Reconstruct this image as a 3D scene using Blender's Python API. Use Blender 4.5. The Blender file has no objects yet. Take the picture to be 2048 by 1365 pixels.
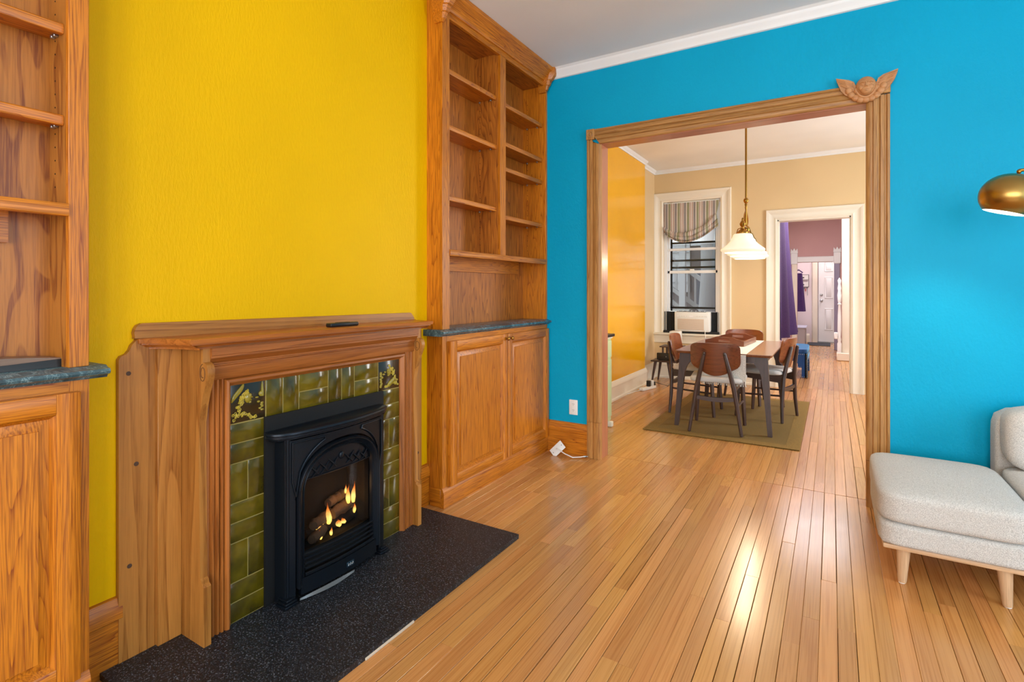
import bpy, bmesh, math, random
from mathutils import Vector, Matrix
RND = random.Random(11)
scene = bpy.context.scene
COL = scene.collection
PI = math.pi

# ------------------------------------------------------------------ camera, world, lights, exposure
cam_d = bpy.data.cameras.new('camera')
cam = bpy.data.objects.new('camera', cam_d); COL.objects.link(cam)
cam.location = (0, 0, 1.25); cam.rotation_euler = (PI/2, 0, math.radians(31.28))
cam_d.sensor_width = 36; cam_d.lens = 1053.5*36/2048; cam_d.shift_y = -102/2048
cam_d.clip_start = 0.05; cam_d.clip_end = 100
scene.camera = cam

w = bpy.data.worlds.new('sky'); scene.world = w; w.use_nodes = True
bg = w.node_tree.nodes['Background']; bg.inputs[0].default_value = (0.80, 0.90, 1.0, 1); bg.inputs[1].default_value = 4.0
scene.view_settings.view_transform = 'Standard'; scene.view_settings.look = 'None'
scene.cycles.max_bounces = 8; scene.cycles.diffuse_bounces = 4; scene.cycles.glossy_bounces = 3
scene.view_settings.gamma = 1; scene.view_settings.use_curve_mapping = False; scene.view_settings.exposure = 0.0

def area(name, loc, rot, sx, sy, power, col=(1, 1, 1)):
    d = bpy.data.lights.new(name, 'AREA'); d.shape = 'RECTANGLE'; d.size = sx; d.size_y = sy
    d.energy = power; d.color = col
    o = bpy.data.objects.new(name, d); COL.objects.link(o); o.location = loc; o.rotation_euler = rot
    return o
# daylight in the street windows behind the camera, in the front room's side window; then added fills
area('front_window_daylight', (-1.1, -2.46, 1.62), (PI/2, 0, 0), 0.95, 1.9, 34, (.93, .97, 1.0))
area('front_window_daylight', (0.45, -2.46, 1.62), (PI/2, 0, 0), 0.95, 1.9, 44, (.93, .97, 1.0))
area('front_window_daylight', (2.0, -2.46, 1.62), (PI/2, 0, 0), 0.95, 1.9, 50, (.93, .97, 1.0))
area('side_window_daylight', (3.16, 1.2, 1.6), (PI/2, 0, PI/2), 1.5, 1.9, 26, (.95, .98, 1.0))
area('dining_side_fill', (2.16, 5.7, 1.6), (PI/2, 0, PI/2), 1.3, 1.8, 72, (1.0, .98, .95))  # added fill from the unseen right side, brightens the dining room
area('back_room_fill', (-0.25, 9.7, 2.9), (0, 0, 0), 1.0, 2.2, 75, (1.0, .97, 1.0))  # added panel below the ceiling, in place of daylight through the curtained window
area('entry_fill', (0.3, 13.6, 2.9), (0, 0, 0), 0.8, 1.0, 40, (1.0, .97, 1.0))  # added unseen panel under the ceiling to brighten the entry

# ------------------------------------------------------------------ helpers
def lin(c):
    return tuple(((v/255)/12.92 if v/255 <= .04045 else ((v/255+.055)/1.055)**2.4) for v in c)

class N:
    def __init__(s, name):
        s.m = bpy.data.materials.new(name); s.m.use_nodes = True
        s.t = s.m.node_tree; s.b = s.t.nodes['Principled BSDF']; s.out = s.t.nodes['Material Output']
    def n(s, typ, **kw):
        o = s.t.nodes.new('ShaderNode'+typ)
        for k, v in kw.items(): setattr(o, k, v)
        return o
    def l(s, a, b): s.t.links.new(a, b)
    def math(s, op, a, b=None, clamp=False):
        o = s.n('Math', operation=op, use_clamp=clamp)
        for i, v in enumerate((a, b)):
            if v is None: continue
            if isinstance(v, (int, float)): o.inputs[i].default_value = v
            else: s.l(v, o.inputs[i])
        return o.outputs[0]
    def ramp(s, f, stops, interp='LINEAR'):
        o = s.n('ValToRGB'); cr = o.color_ramp; cr.interpolation = interp
        while len(cr.elements) > 1: cr.elements.remove(cr.elements[-1])
        for i, (p, c) in enumerate(stops):
            e = cr.elements[0] if i == 0 else cr.elements.new(p)
            e.position = p; e.color = (*c, 1) if len(c) == 3 else c
        s.l(f, o.inputs[0]); return o.outputs[0]
    def mix(s, a, b, f, blend='MIX'):
        o = s.n('Mix', data_type='RGBA', blend_type=blend)
        for i, v in ((0, f), (6, a), (7, b)):
            if isinstance(v, (int, float)): o.inputs[i].default_value = v
            elif isinstance(v, tuple): o.inputs[i].default_value = (*v, 1)
            else: s.l(v, o.inputs[i])
        return o.outputs[2]
    def coords(s, scale=(1, 1, 1), rnd=0.0, island=False):
        tc = s.n('TexCoord'); v = tc.outputs['Object']
        if rnd:
            r = s.n('NewGeometry').outputs['Random Per Island'] if island else s.n('ObjectInfo').outputs['Random']
            m = s.n('VectorMath', operation='SCALE'); m.inputs[0].default_value = (1.0, .73, 1.31)
            s.l(s.math('MULTIPLY', r, rnd), m.inputs['Scale'])
            a = s.n('VectorMath', operation='ADD'); s.l(v, a.inputs[0]); s.l(m.outputs[0], a.inputs[1]); v = a.outputs[0]
        mp = s.n('Mapping'); mp.inputs['Scale'].default_value = scale; s.l(v, mp.inputs[0])
        return mp.outputs[0]
    def noise(s, v, scale=1, detail=2, rough=.5, dist=0):
        o = s.n('TexNoise'); o.inputs['Scale'].default_value = scale; o.inputs['Detail'].default_value = detail
        o.inputs['Roughness'].default_value = rough; o.inputs['Distortion'].default_value = dist
        s.l(v, o.inputs['Vector']); return o.outputs['Fac']
    def bump(s, h, strength=.2, dist=.01):
        o = s.n('Bump'); o.inputs['Strength'].default_value = strength; o.inputs['Distance'].default_value = dist
        s.l(h, o.inputs['Height']); s.l(o.outputs[0], s.b.inputs['Normal'])
    def set(s, **kw):
        for k, v in kw.items():
            i = s.b.inputs[k]
            if isinstance(v, tuple) and len(v) == 3: v = (*v, 1)
            if isinstance(v, (int, float, tuple)): i.default_value = v
            else: s.l(v, i)
        return s.m

def plain(name, c, rough=.5, metal=0.0, **kw):
    return N(name).set(**{'Base Color': lin(c), 'Roughness': rough, 'Metallic': metal}, **kw)

def paint(name, c, rough=.5, bump=.25, streak=(1, 1, 1), size=60, spec=.5):
    k = N(name); v = k.coords(streak)
    h = k.noise(v, size, 4, .6)
    tone = k.noise(k.coords(), 1.3, 2)
    base = lin(c); dk = tuple(x*.93 for x in base)
    k.set(**{'Base Color': k.ramp(tone, [(.35, dk), (.65, base)]), 'Roughness': rough, 'Specular IOR Level': spec})
    k.bump(h, bump, .006); return k.m

AX = {'x': 0, 'y': 1, 'z': 2}
def wood(name, c1, c2, axis='z', fig=5.0, along=.09, rings=14, rough=.38, pore=.5, coat=0.0, soft=.3, var=.10, island=False, bump=.08, jag=.45, band=False):
    k = N(name)
    sc = [fig]*3; sc[AX[axis]] = fig*along
    v = k.coords(tuple(sc), 41.0, island)
    n = k.noise(v, 1.0, 2.2, jag, .12)
    f = k.math('FRACT', k.math('MULTIPLY', n, rings))
    ring = k.ramp(f, [(0, (1,)*3), (soft*.35, (.6,)*3), (soft, (.22,)*3), (.75, (0,)*3), (.97, (.08,)*3), (1, (1,)*3)])
    if band: ring = k.ramp(f, [(0, (.15,)*3), (.30, (.2,)*3), (.38, (1,)*3), (.62, (.85,)*3), (.66, (.1,)*3), (1, (.15,)*3)])
    sp = [210]*3; sp[AX[axis]] = 7
    p = k.noise(k.coords(tuple(sp), 17.0, island), 1, 2, .6)
    pr = k.ramp(p, [(.40, (1,)*3), (.56, (.0,)*3)])
    l1, l2 = lin(c1), lin(c2)
    tone = k.noise(k.coords(tuple(q*.5 for q in sc), 29.0, island), 1, 2)
    base = k.ramp(tone, [(.3, tuple(a*.8+b*.2 for a, b in zip(l1, l2))), (.7, l1)])
    c = k.mix(base, l2, k.math('MULTIPLY', ring, k.math('ADD', k.math('MULTIPLY', pr, .45), .55)))
    c = k.mix(c, tuple(x*.62 for x in l2), k.math('MULTIPLY', pr, pore*.45))
    r = k.n('NewGeometry').outputs['Random Per Island'] if island else k.n('ObjectInfo').outputs['Random']
    val = k.math('ADD', k.math('MULTIPLY', r, 2*var), 1-var)
    hs = k.n('HueSaturation'); k.l(val, hs.inputs['Value']); k.l(c, hs.inputs['Color'])
    k.set(**{'Base Color': hs.outputs[0], 'Roughness': rough, 'Coat Weight': coat, 'Coat Roughness': .12})
    if bump: k.bump(p, bump, .003)
    return k.m

class MB:
    def __init__(s): s.bm = bmesh.new()
    def _merge(s, b):
        me = bpy.data.meshes.new('t'); b.to_mesh(me); b.free(); s.bm.from_mesh(me); bpy.data.meshes.remove(me)
    def box(s, x0, x1, y0, y1, z0, z1, bev=0, seg=1):
        b = bmesh.new(); bmesh.ops.create_cube(b, size=1)
        for v in b.verts:
            v.co = Vector(((x0+x1)/2+v.co.x*(x1-x0), (y0+y1)/2+v.co.y*(y1-y0), (z0+z1)/2+v.co.z*(z1-z0)))
        if bev: bmesh.ops.bevel(b, geom=b.edges[:], offset=bev, segments=seg, profile=.5, affect='EDGES')
        s._merge(b); return s
    def loops(s, rings, closed=True, caps=True):
        vs = [[s.bm.verts.new(p) for p in r] for r in rings]
        n = len(vs[0])
        for a, b in zip(vs, vs[1:]):
            for i in range(n if closed else n-1):
                j = (i+1) % n
                try: s.bm.faces.new((a[i], a[j], b[j], b[i]))
                except ValueError: pass
        if caps and closed:
            for r in (vs[0], vs[-1]):
                try: s.bm.faces.new(r)
                except ValueError: pass
        return s
    def prism(s, pts, axis, c0, c1, m0=None, m1=None):
        def mk(a, b, c):
            return {'x': (c, a, b), 'y': (a, c, b), 'z': (a, b, c)}[axis]
        r0 = [mk(a, b, c0+(m0(a, b) if m0 else 0)) for a, b in pts]
        r1 = [mk(a, b, c1+(m1(a, b) if m1 else 0)) for a, b in pts]
        return s.loops([r0, r1])
    def tube(s, pts, r, n=8, caps=True):
        pts = [Vector(p) for p in pts]; m = len(pts)
        rs = r if isinstance(r, (list, tuple)) else [r]*m
        rings = []; up = None
        for i, p in enumerate(pts):
            d = (pts[min(i+1, m-1)]-pts[max(i-1, 0)])
            d = d.normalized() if d.length > 1e-9 else Vector((0, 0, 1))
            if up is None:
                up = Vector((0, 0, 1)) if abs(d.z) < .9 else Vector((1, 0, 0))
            e = (up-d*up.dot(d)).normalized(); g = d.cross(e); up = e
            rings.append([p+(e*math.cos(2*PI*k/n)+g*math.sin(2*PI*k/n))*rs[i] for k in range(n)])
        return s.loops(rings, True, caps)
    def lathe(s, prof, c=(0, 0, 0), n=24, mat=None, caps=True):
        rings = []
        for r, z in prof:
            ring = []
            for k in range(n):
                a = 2*PI*k/n; p = Vector((r*math.cos(a), r*math.sin(a), z))
                if mat: p = mat @ p
                ring.append(p+Vector(c))
            rings.append(ring)
        return s.loops(rings, True, caps)
    def ball(s, c, rx, ry=None, rz=None, n=10, m=7, rot=None):
        ry = ry or rx; rz = rz or rx; rings = []
        for j in range(m+1):
            t = -PI/2+PI*j/m; rr = max(math.cos(t), .02)
            ring = []
            for k in range(n):
                p = Vector((rx*rr*math.cos(2*PI*k/n), ry*rr*math.sin(2*PI*k/n), rz*math.sin(t)))
                if rot: p = rot @ p
                ring.append(Vector(c)+p)
            rings.append(ring)
        return s.loops(rings)
    def sheet(s, fn, nu, nv, thick=0, vec=None):
        b = bmesh.new()
        g = [[b.verts.new(fn(i/nu, j/nv)) for j in range(nv+1)] for i in range(nu+1)]
        for i in range(nu):
            for j in range(nv):
                b.faces.new((g[i][j], g[i+1][j], g[i+1][j+1], g[i][j+1]))
        if vec:
            r = bmesh.ops.extrude_face_region(b, geom=b.faces[:]); bmesh.ops.translate(b, vec=vec, verts=[e for e in r['geom'] if isinstance(e, bmesh.types.BMVert)])
        if thick:
            b.normal_update(); bmesh.ops.solidify(b, geom=b.faces[:], thickness=thick)
        s._merge(b); return s
    def build(s, name, mat, parent=None, world=True, smooth=40, recalc=True, loc=None):
        if recalc: bmesh.ops.recalc_face_normals(s.bm, faces=s.bm.faces[:])
        off = Vector((0, 0, 0))
        if parent is not None and world:
            q = parent
            while q: off += q.location; q = q.parent
        if loc is not None: off += Vector(loc)
        if off.length: bmesh.ops.translate(s.bm, vec=-off, verts=s.bm.verts[:])
        me = bpy.data.meshes.new(name); s.bm.to_mesh(me); s.bm.free()
        me.materials.append(mat)
        if smooth:
            me.polygons.foreach_set('use_smooth', [True]*len(me.polygons)); me.set_sharp_from_angle(angle=math.radians(smooth))
        o = bpy.data.objects.new(name, me); COL.objects.link(o)
        if parent is not None: o.parent = parent
        if loc is not None: o.location = loc
        return o

def tag(o, label=None, cat=None, group=None, kind=None):
    if label: o['label'] = label
    if cat: o['category'] = cat
    if group: o['group'] = group
    if kind: o['kind'] = kind
    return o
def thing(name, label, cat, loc=(0, 0, 0), rotz=0, group=None, kind=None):
    o = bpy.data.objects.new(name, None); COL.objects.link(o); o.location = loc; o.rotation_euler = (0, 0, rotz)
    o.empty_display_size = .1
    return tag(o, label, cat, group, kind)
def struct(o, label=None): return tag(o, label, None, None, 'structure')
def box(x0, x1, y0, y1, z0, z1, bev=0, seg=1): return MB().box(x0, x1, y0, y1, z0, z1, bev, seg)
def copy_tree(o, parent=None, label=None):
    c = o.copy(); COL.objects.link(c); c.parent = parent
    if label: c['label'] = label
    for ch in list(o.children): copy_tree(ch, c)
    return c
def arc(cx, cy, rx, ry, a0, a1, n):
    return [(cx+rx*math.cos(math.radians(a0+(a1-a0)*i/n)), cy+ry*math.sin(math.radians(a0+(a1-a0)*i/n))) for i in range(n+1)]

# ------------------------------------------------------------------ materials
M = {}
M['yellow'] = paint('yellow_wall_paint', (234, 184, 0), .48, .28, (1, 1, .35), 95, .12)
M['blue'] = paint('blue_wall_paint', (0, 164, 206), .46, .25, (1, 1, .45), 95, .15)
M['dyellow'] = paint('glossy_yellow_paint', (240, 174, 0), .16, .18, (1, 1, .5), 40)
M['beige'] = paint('beige_wall_paint', (226, 196, 148), .5, .08)
M['cream'] = paint('cream_trim_paint', (242, 232, 214), .35, .03)
M['white'] = paint('white_trim_paint', (240, 240, 240), .4, .04)
M['ceiling'] = paint('ceiling_paint', (243, 243, 243), .7, .12)
M['pink'] = paint('dusty_pink_paint', (205, 160, 158), .6, .05)
M['lilac'] = paint('pale_lilac_paint', (238, 226, 230), .6, .05)
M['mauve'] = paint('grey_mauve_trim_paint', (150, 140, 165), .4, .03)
M['dark'] = plain('dark_gap', (20, 14, 10), .9)
for a in 'xyz':
    M['oak'+a] = wood('oak_'+a, (210, 128, 28), (140, 62, 4), a, 10.0, .05, 30, .34, .9)
    M['ply'+a] = wood('oak_plywood_'+a, (190, 122, 46), (124, 60, 12), a, 5.0, .18, 10, .4, .5, soft=.45, jag=.6, band=True)
    M['veneer'+a] = wood('oak_veneer_'+a, (190, 114, 36), (118, 54, 8), a, 7.5, .10, 20, .4, .8, soft=.5, jag=.55)
    M['rosy'+a] = wood('red_brown_mantel_wood_'+a, (176, 104, 44), (128, 68, 22), a, 7, .04, 10, .34, .35, soft=.6)
    M['mant'+a] = wood('mantel_wood_'+a, (184, 124, 56), (134, 78, 24), a, 7, .04, 10, .36, .3, soft=.6)
    M['cas'+a] = wood('casing_oak_'+a, (192, 140, 78), (148, 96, 44), a, 10, .04, 10, .42, .8)
    M['jamb'+a] = wood('jamb_wood_'+a, (190, 122, 88), (160, 96, 64), a, 6, .05, 8, .34, .4, coat=.1)
    M['walnut'+a] = wood('walnut_'+a, (128, 68, 38), (88, 44, 26), a, 9, .05, 12, .28, .4, coat=.25)
    M['dkwood'+a] = wood('dark_leg_wood_'+a, (78, 56, 50), (60, 42, 38), a, 7, .06, 8, .38, .3)
    M['ashw'+a] = wood('pale_ash_'+a, (214, 178, 140), (188, 148, 110), a, 6, .06, 12, .42, .5)
M['tabletop'] = wood('polished_walnut', (132, 80, 52), (98, 58, 40), 'y', 9, .05, 12, .26, .3, coat=.22)

def maple(name, island):
    k = N(name)
    v = k.coords((9, .55, 9), 53.0, island)
    n = k.noise(v, 1, 1.5, .5, .1)
    c = k.ramp(n, [(.25, lin((182, 120, 62))), (.5, lin((194, 134, 74))), (.75, lin((202, 144, 84)))])
    g = k.noise(k.coords((160, 4, 160), 11, island), 1, 2)
    c = k.mix(c, k.ramp(g, [(.3, lin((150, 92, 44))), (.55, lin((226, 170, 104)))]), .25)
    r = k.n('NewGeometry').outputs['Random Per Island'] if island else k.n('ObjectInfo').outputs['Random']
    hs = k.n('HueSaturation'); k.l(c, hs.inputs['Color'])
    k.l(k.math('ADD', k.math('MULTIPLY', r, .14 if island else .26), .92 if island else .85), hs.inputs['Value'])
    k.l(k.math('ADD', k.math('MULTIPLY', k.math('FRACT', k.math('MULTIPLY', r, 7.3)), .010), .497), hs.inputs['Hue'])
    wear = k.noise(k.coords((1, 1, 1), 0), 3.2, 4, .65)
    k.set(**{'Base Color': hs.outputs[0], 'Roughness': k.ramp(wear, [(.3, (.21,)*3), (.75, (.29,)*3)]), 'Coat Weight': .2, 'Coat Roughness': .15})
    k.bump(k.noise(k.coords((7, 3, 7), 20, island), 1, 2), .05, .01)
    return k.m
M['maple'] = maple('maple_board', False); M['maple_s'] = maple('maple_board_far', True)

def granite():
    k = N('black_granite'); v = k.coords()
    o = k.n('TexVoronoi'); o.inputs['Scale'].default_value = 260; k.l(v, o.inputs['Vector'])
    n = k.noise(v, 170, 3, .8)
    c = k.ramp(n, [(.45, lin((12, 14, 18))), (.58, lin((34, 38, 46))), (.66, lin((120, 128, 140)))])
    k.set(**{'Base Color': c, 'Roughness': .5}); return k.m
M['granite'] = granite()
def slate():
    k = N('green_marble'); v = k.coords()
    n = k.noise(v, 9, 6, .7, 1.6); m = k.noise(v, 40, 4, .6)
    c = k.ramp(n, [(.36, lin((50, 72, 80))), (.485, lin((74, 106, 116))), (.505, lin((128, 158, 164))), (.53, lin((68, 98, 108))), (.7, lin((100, 134, 144)))])
    c = k.mix(c, lin((46, 66, 74)), k.ramp(m, [(.4, (.55,)*3), (.6, (0,)*3)]))
    k.set(**{'Base Color': c, 'Roughness': .22}); return k.m
M['slate'] = slate()
def glaze():
    k = N('olive_glazed_tile'); v = k.coords((1, 1, 1), 9.0)
    n = k.noise(v, 9, 3, .6)
    r = k.n('ObjectInfo').outputs['Random']
    c = k.ramp(n, [(.3, lin((62, 52, 6))), (.5, lin((88, 76, 8))), (.72, lin((110, 96, 16)))])
    hs = k.n('HueSaturation'); k.l(c, hs.inputs['Color']); k.l(k.math('ADD', k.math('MULTIPLY', r, .45), .72), hs.inputs['Value'])
    k.set(**{'Base Color': hs.outputs[0], 'Roughness': .14, 'Coat Weight': .5, 'Coat Roughness': .05})
    k.bump(k.noise(v, 22, 2), .06, .01); return k.m
M['glaze'] = glaze()
M['relief'] = N('bright_olive_glaze').set(**{'Base Color': lin((192, 170, 56)), 'Roughness': .16, 'Coat Weight': .6})
M['relief2'] = N('olive_relief_glaze').set(**{'Base Color': lin((142, 126, 34)), 'Roughness': .18, 'Coat Weight': .5})
M['reliefbg'] = N('dark_brown_glaze').set(**{'Base Color': lin((46, 34, 12)), 'Roughness': .2, 'Coat Weight': .4})
M['grout'] = plain('pale_grout', (150, 134, 70), .8)
M['iron'] = N('black_cast_iron'); M['iron'].bump(M['iron'].noise(M['iron'].coords(), 400, 2), .12, .002)
M['iron'] = M['iron'].set(**{'Base Color': lin((24, 31, 40)), 'Roughness': .33, 'Metallic': .6})  # slight blue tint in the base colour imitates blue reflected by the iron
M['plate'] = plain('flat_black_steel', (20, 21, 23), .6, .3)
M['firebrick'] = paint('soot_lining', (36, 30, 26), .9, .3)
M['steel'] = plain('brushed_steel', (176, 178, 180), .3, .9)
def smoked():
    k = N('smoked_glass'); tr = k.n('BsdfTransparent'); tr.inputs[0].default_value = (.55, .55, .56, 1)
    gl = k.n('BsdfGlossy'); gl.inputs['Roughness'].default_value = .08; gl.inputs['Color'].default_value = (.6, .62, .66, 1)
    fr = k.math('ADD', k.math('MULTIPLY', k.math('POWER', k.n('LayerWeight').outputs['Facing'], 4.0), .6), .03)
    mx = k.n('MixShader'); k.l(fr, mx.inputs[0]); k.l(tr.outputs[0], mx.inputs[1]); k.l(gl.outputs[0], mx.inputs[2])
    k.l(mx.outputs[0], k.out.inputs[0]); return k.m
M['smoked'] = smoked()
def pane(tint, name):
    k = N(name); tr = k.n('BsdfTransparent'); tr.inputs[0].default_value = (*tint, 1)
    gl = k.n('BsdfGlossy'); gl.inputs['Roughness'].default_value = .03
    fr = k.math('ADD', k.math('MULTIPLY', k.math('POWER', k.n('LayerWeight').outputs['Facing'], 4.0), .6), .02)
    mx = k.n('MixShader'); k.l(fr, mx.inputs[0]); k.l(tr.outputs[0], mx.inputs[1]); k.l(gl.outputs[0], mx.inputs[2])
    k.l(mx.outputs[0], k.out.inputs[0]); return k.m
M['pane'] = pane((.93, .95, .95), 'window_glass'); M['screen'] = pane((.62, .63, .64), 'insect_screen')
def flame():
    k = N('gas_flame'); tc = k.n('TexCoord'); sx = k.n('SeparateXYZ'); k.l(tc.outputs['Generated'], sx.inputs[0])
    c = k.ramp(sx.outputs[2], [(0, (1, .55, .08)), (.35, (1, .62, .16)), (.7, (1, .25, .03)), (1, (.5, .06, .01))])
    e = k.n('Emission'); k.l(c, e.inputs[0]); k.l(k.math('SUBTRACT', 5.0, k.math('MULTIPLY', sx.outputs[2], 4.3)), e.inputs[1])
    tr = k.n('BsdfTransparent'); mx = k.n('MixShader')
    k.l(k.math('ADD', k.math('MULTIPLY', k.n('LayerWeight').outputs['Facing'], .6), .2), mx.inputs[0]); k.l(e.outputs[0], mx.inputs[1]); k.l(tr.outputs[0], mx.inputs[2])
    k.l(mx.outputs[0], k.out.inputs[0]); return k.m
M['flame'] = flame()
M['log'] = paint('charred_ceramic_log', (120, 92, 68), .9, .6, (1, 1, 1), 90)
M['log2'] = paint('black_charred_log', (44, 36, 32), .9, .6, (1, 1, 1), 90)
M['black'] = plain('black_plastic', (18, 18, 20), .35)
M['blackrub'] = plain('black_rubber', (26, 26, 28), .6)
M['whitepl'] = plain('white_plastic', (236, 236, 232), .4)
M['grille'] = plain('warm_white_plastic', (214, 196, 178), .55)
def brass():
    k = N('brushed_brass'); k.set(**{'Base Color': lin((172, 138, 76)), 'Metallic': 1.0, 'Roughness': .30, 'Anisotropic': .5}); return k.m
M['brass'] = brass(); M['abrass'] = plain('antique_brass', (168, 120, 52), .3, 1.0)
def fabric(name, c, c2, scale=420, bump=.5, rough=.95, sheen=.2):
    k = N(name); v = k.coords()
    n = k.noise(v, scale, 3, .7); 
    k.set(**{'Base Color': k.ramp(n, [(.36, lin(c2)), (.6, lin(c))]), 'Roughness': rough, 'Sheen Weight': sheen})
    k.bump(n, bump, .004); return k.m
M['boucle'] = fabric('oatmeal_boucle', (222, 219, 214), (170, 167, 163), 330, .7, .95, .1)
M['seatf'] = fabric('grey_seat_fabric', (206, 200, 196), (182, 176, 172), 500, .2)
M['rug'] = fabric('olive_woven_rug', (140, 110, 52), (92, 70, 28), 260, .6, 1.0, 0.0)
M['rugb'] = fabric('olive_rug_border', (152, 118, 54), (108, 82, 34), 260, .5, 1.0, 0.0)
M['velvet'] = N('blue_velvet').set(**{'Base Color': lin((0, 72, 150)), 'Roughness': .55, 'Sheen Weight': 1.0, 'Sheen Tint': (.2, .6, 1.0, 1)})
M['purple'] = fabric('purple_curtain_cloth', (76, 46, 112), (58, 32, 88), 90, .1, .8, 0.0)
M['macrame'] = fabric('white_macrame', (238, 234, 226), (196, 190, 182), 160, .8)
def opal():
    k = N('lit_opal_glass'); k.set(**{'Base Color': lin((250, 240, 222)), 'Roughness': .25})
    k.b.inputs['Emission Color'].default_value = (1, .80, .58, 1); k.b.inputs['Emission Strength'].default_value = .55; return k.m
M['opal'] = opal()
def bulb():
    k = N('lit_bulb'); k.b.inputs['Emission Color'].default_value = (1, .9, .76, 1); k.b.inputs['Emission Strength'].default_value = 40; return k.m
M['bulb'] = bulb()
def stripes():
    k = N('striped_shade_cloth'); tc = k.n('TexCoord'); sx = k.n('SeparateXYZ'); k.l(tc.outputs['Object'], sx.inputs[0])
    f = k.math('FRACT', k.math('MULTIPLY', sx.outputs[0], 7.8))
    a, b, c, d = lin((176, 172, 140)), lin((236, 226, 214)), lin((190, 150, 138)), lin((170, 160, 156))
    col = k.ramp(f, [(0, b), (.08, c), (.16, b), (.22, d), (.40, d), (.46, b), (.54, a), (.74, a), (.8, b), (.86, c), (.93, b)], 'CONSTANT')
    k.set(**{'Base Color': col, 'Roughness': .9}); k.b.inputs['Transmission Weight'].default_value = 0
    t = k.n('BsdfTranslucent'); k.l(col, t.inputs[0]); mx = k.n('MixShader'); mx.inputs[0].default_value = .35
    k.l(k.b.outputs[0], mx.inputs[1]); k.l(t.outputs[0], mx.inputs[2]); k.l(mx.outputs[0], k.out.inputs[0]); return k.m
M['stripes'] = stripes()
M['green'] = paint('pale_green_paint', (196, 208, 160), .4, .03)
M['grey'] = plain('grey_weathered_wood', (196, 192, 186), .9)
M['grey2'] = plain('dark_grey_siding', (120, 118, 120), .9)
M['bark'] = paint('tree_bark', (170, 164, 158), .95, .9, (1, 1, .2), 40)
M['brickx'] = paint('far_brick', (128, 116, 110), .9, .3)
M['mat'] = plain('dark_door_mat', (66, 70, 78), .95)

# ================================================================== the setting
XF = -1.905          # face of the built-in cabinets
XW = -2.02           # chimney breast
YB = 3.67            # blue wall
CZ = 2.96            # ceiling
OL, OR, OT = -1.455, 0.172, 2.325      # wide doorway
# ---- floor: base slab and single boards
floor = struct(box(-2.5, 3.2, -2.5, 15.2, -.12, -.019).build('floor', M['dark'], smooth=0), 'narrow-strip maple floor running through the rooms')
BW = .0573
def board_mesh():
    m = MB(); h = BW/2; c = .0011
    pr = [(-h, -.018), (h, -.018), (h, -c), (h-c, 0), (-h+c, 0), (-h, -c)]
    m.prism(pr, 'y', 0, 1)
    bmesh.ops.recalc_face_normals(m.bm, faces=m.bm.faces[:])
    me = bpy.data.meshes.new('board'); m.bm.to_mesh(me); m.bm.free(); me.materials.append(M['maple']); return me
bme = board_mesh()
boards = []
def lay(k, y0, y1, forced=()):
    x = .0743+k*BW+BW/2
    y = y0-RND.random()*.8
    cuts = sorted(set(forced))
    while y < y1:
        L = RND.uniform(.7, 2.3); e = y+L
        for f in cuts:
            if y < f-.02 and e > f-.25: e = f
        e2 = min(e, y1); s2 = max(y, y0)
        if e2-s2 > .03: boards.append((x, s2, e2))
        y = e
for k in range(-45, 55):
    x = .0743+k*BW+BW/2
    if -2.45 < x < 3.15:
        lay(k, -2.45, 3.775, (2.85, 3.255) if -1.9 < x < -1.44 else ())
    if -2.25 < x < 2.1: lay(k, 3.78, 7.66)
    if -1.25 < x < .42: lay(k, 7.665, 15.1)
def seen(b):
    x, y0, y1 = b; ym = (y0+y1)/2
    if x < -1.93 or (y1 < 1.0): return 9e9
    if x > .9 or (x > .25 and ym > 3.5): return 9e9
    if y1 < 3.78 and x > .2 + 0 and y1 < 1.5: return 9e9
    if x < -1.44 and y1 > 4.0 and ym < 4.7: return 9e9
    if x < -1.36 and y1 < 2.27 and y0 < 2.27 and ym > 0: return 9e9
    return math.hypot(x, ym)
boards.sort(key=seen)
near = [b for b in boards[:300] if seen(b) < 1e9]; rest = [b for b in boards if b not in set(near)]
for i, (x, y0, y1) in enumerate(near):
    o = bpy.data.objects.new('board', bme); COL.objects.link(o); o.parent = floor
    g = RND.choice((.0003, .0005, .0008, .0012, .0020))
    o.location = (x, y0+.0004, RND.uniform(-.0008, .0004)); o.scale = (1-g/BW*1.6, y1-y0-.0010, 1)
m = MB()
for x, y0, y1 in rest:
    h = BW/2-.0006
    m.box(x-h, x+h, y0+.0004, y1-.0004, -.018, RND.uniform(-.0008, .0002))
tag(m.build('far_floor_boards', M['maple_s'], floor, smooth=0), kind='stuff')

# ---- walls of the front room
struct(box(-2.5, 3.3, -2.6, 7.75, CZ, CZ+.1).build('ceiling', M['ceiling'], smooth=0), 'flat white plaster ceiling')
struct(box(-2.5, XW, .664, 2.392, 0, CZ).build('wall_left', M['yellow'], smooth=0), 'bright yellow painted chimney breast')
struct(box(-2.6, -2.42, -2.6, 3.79, 0, CZ).build('wall_left_niche', M['yellow'], smooth=0), 'yellow wall behind the built-in bookcases')
m = MB(); m.box(-2.5, OL-.02, YB, YB+.11, 0, CZ); m.box(OR+.02, 3.3, YB, YB+.11, 0, CZ); m.box(OL-.02, OR+.02, YB, YB+.11, OT+.02, CZ)
struct(m.build('wall_back', M['blue'], smooth=0), 'bright blue wall around the wide doorway')
m = MB(); m.box(3.2, 3.3, -2.6, .3, 0, CZ); m.box(3.2, 3.3, 2.1, 3.67, 0, CZ); m.box(3.2, 3.3, .3, 2.1, 0, .6); m.box(3.2, 3.3, .3, 2.1, 2.6, CZ)
struct(m.build('wall_right', M['blue'], smooth=0), 'blue side wall with a tall window')
m = MB(); m.box(-2.6, 3.3, -2.6, -2.5, 0, .6); m.box(-2.6, 3.3, -2.6, -2.5, 2.62, CZ)
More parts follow.
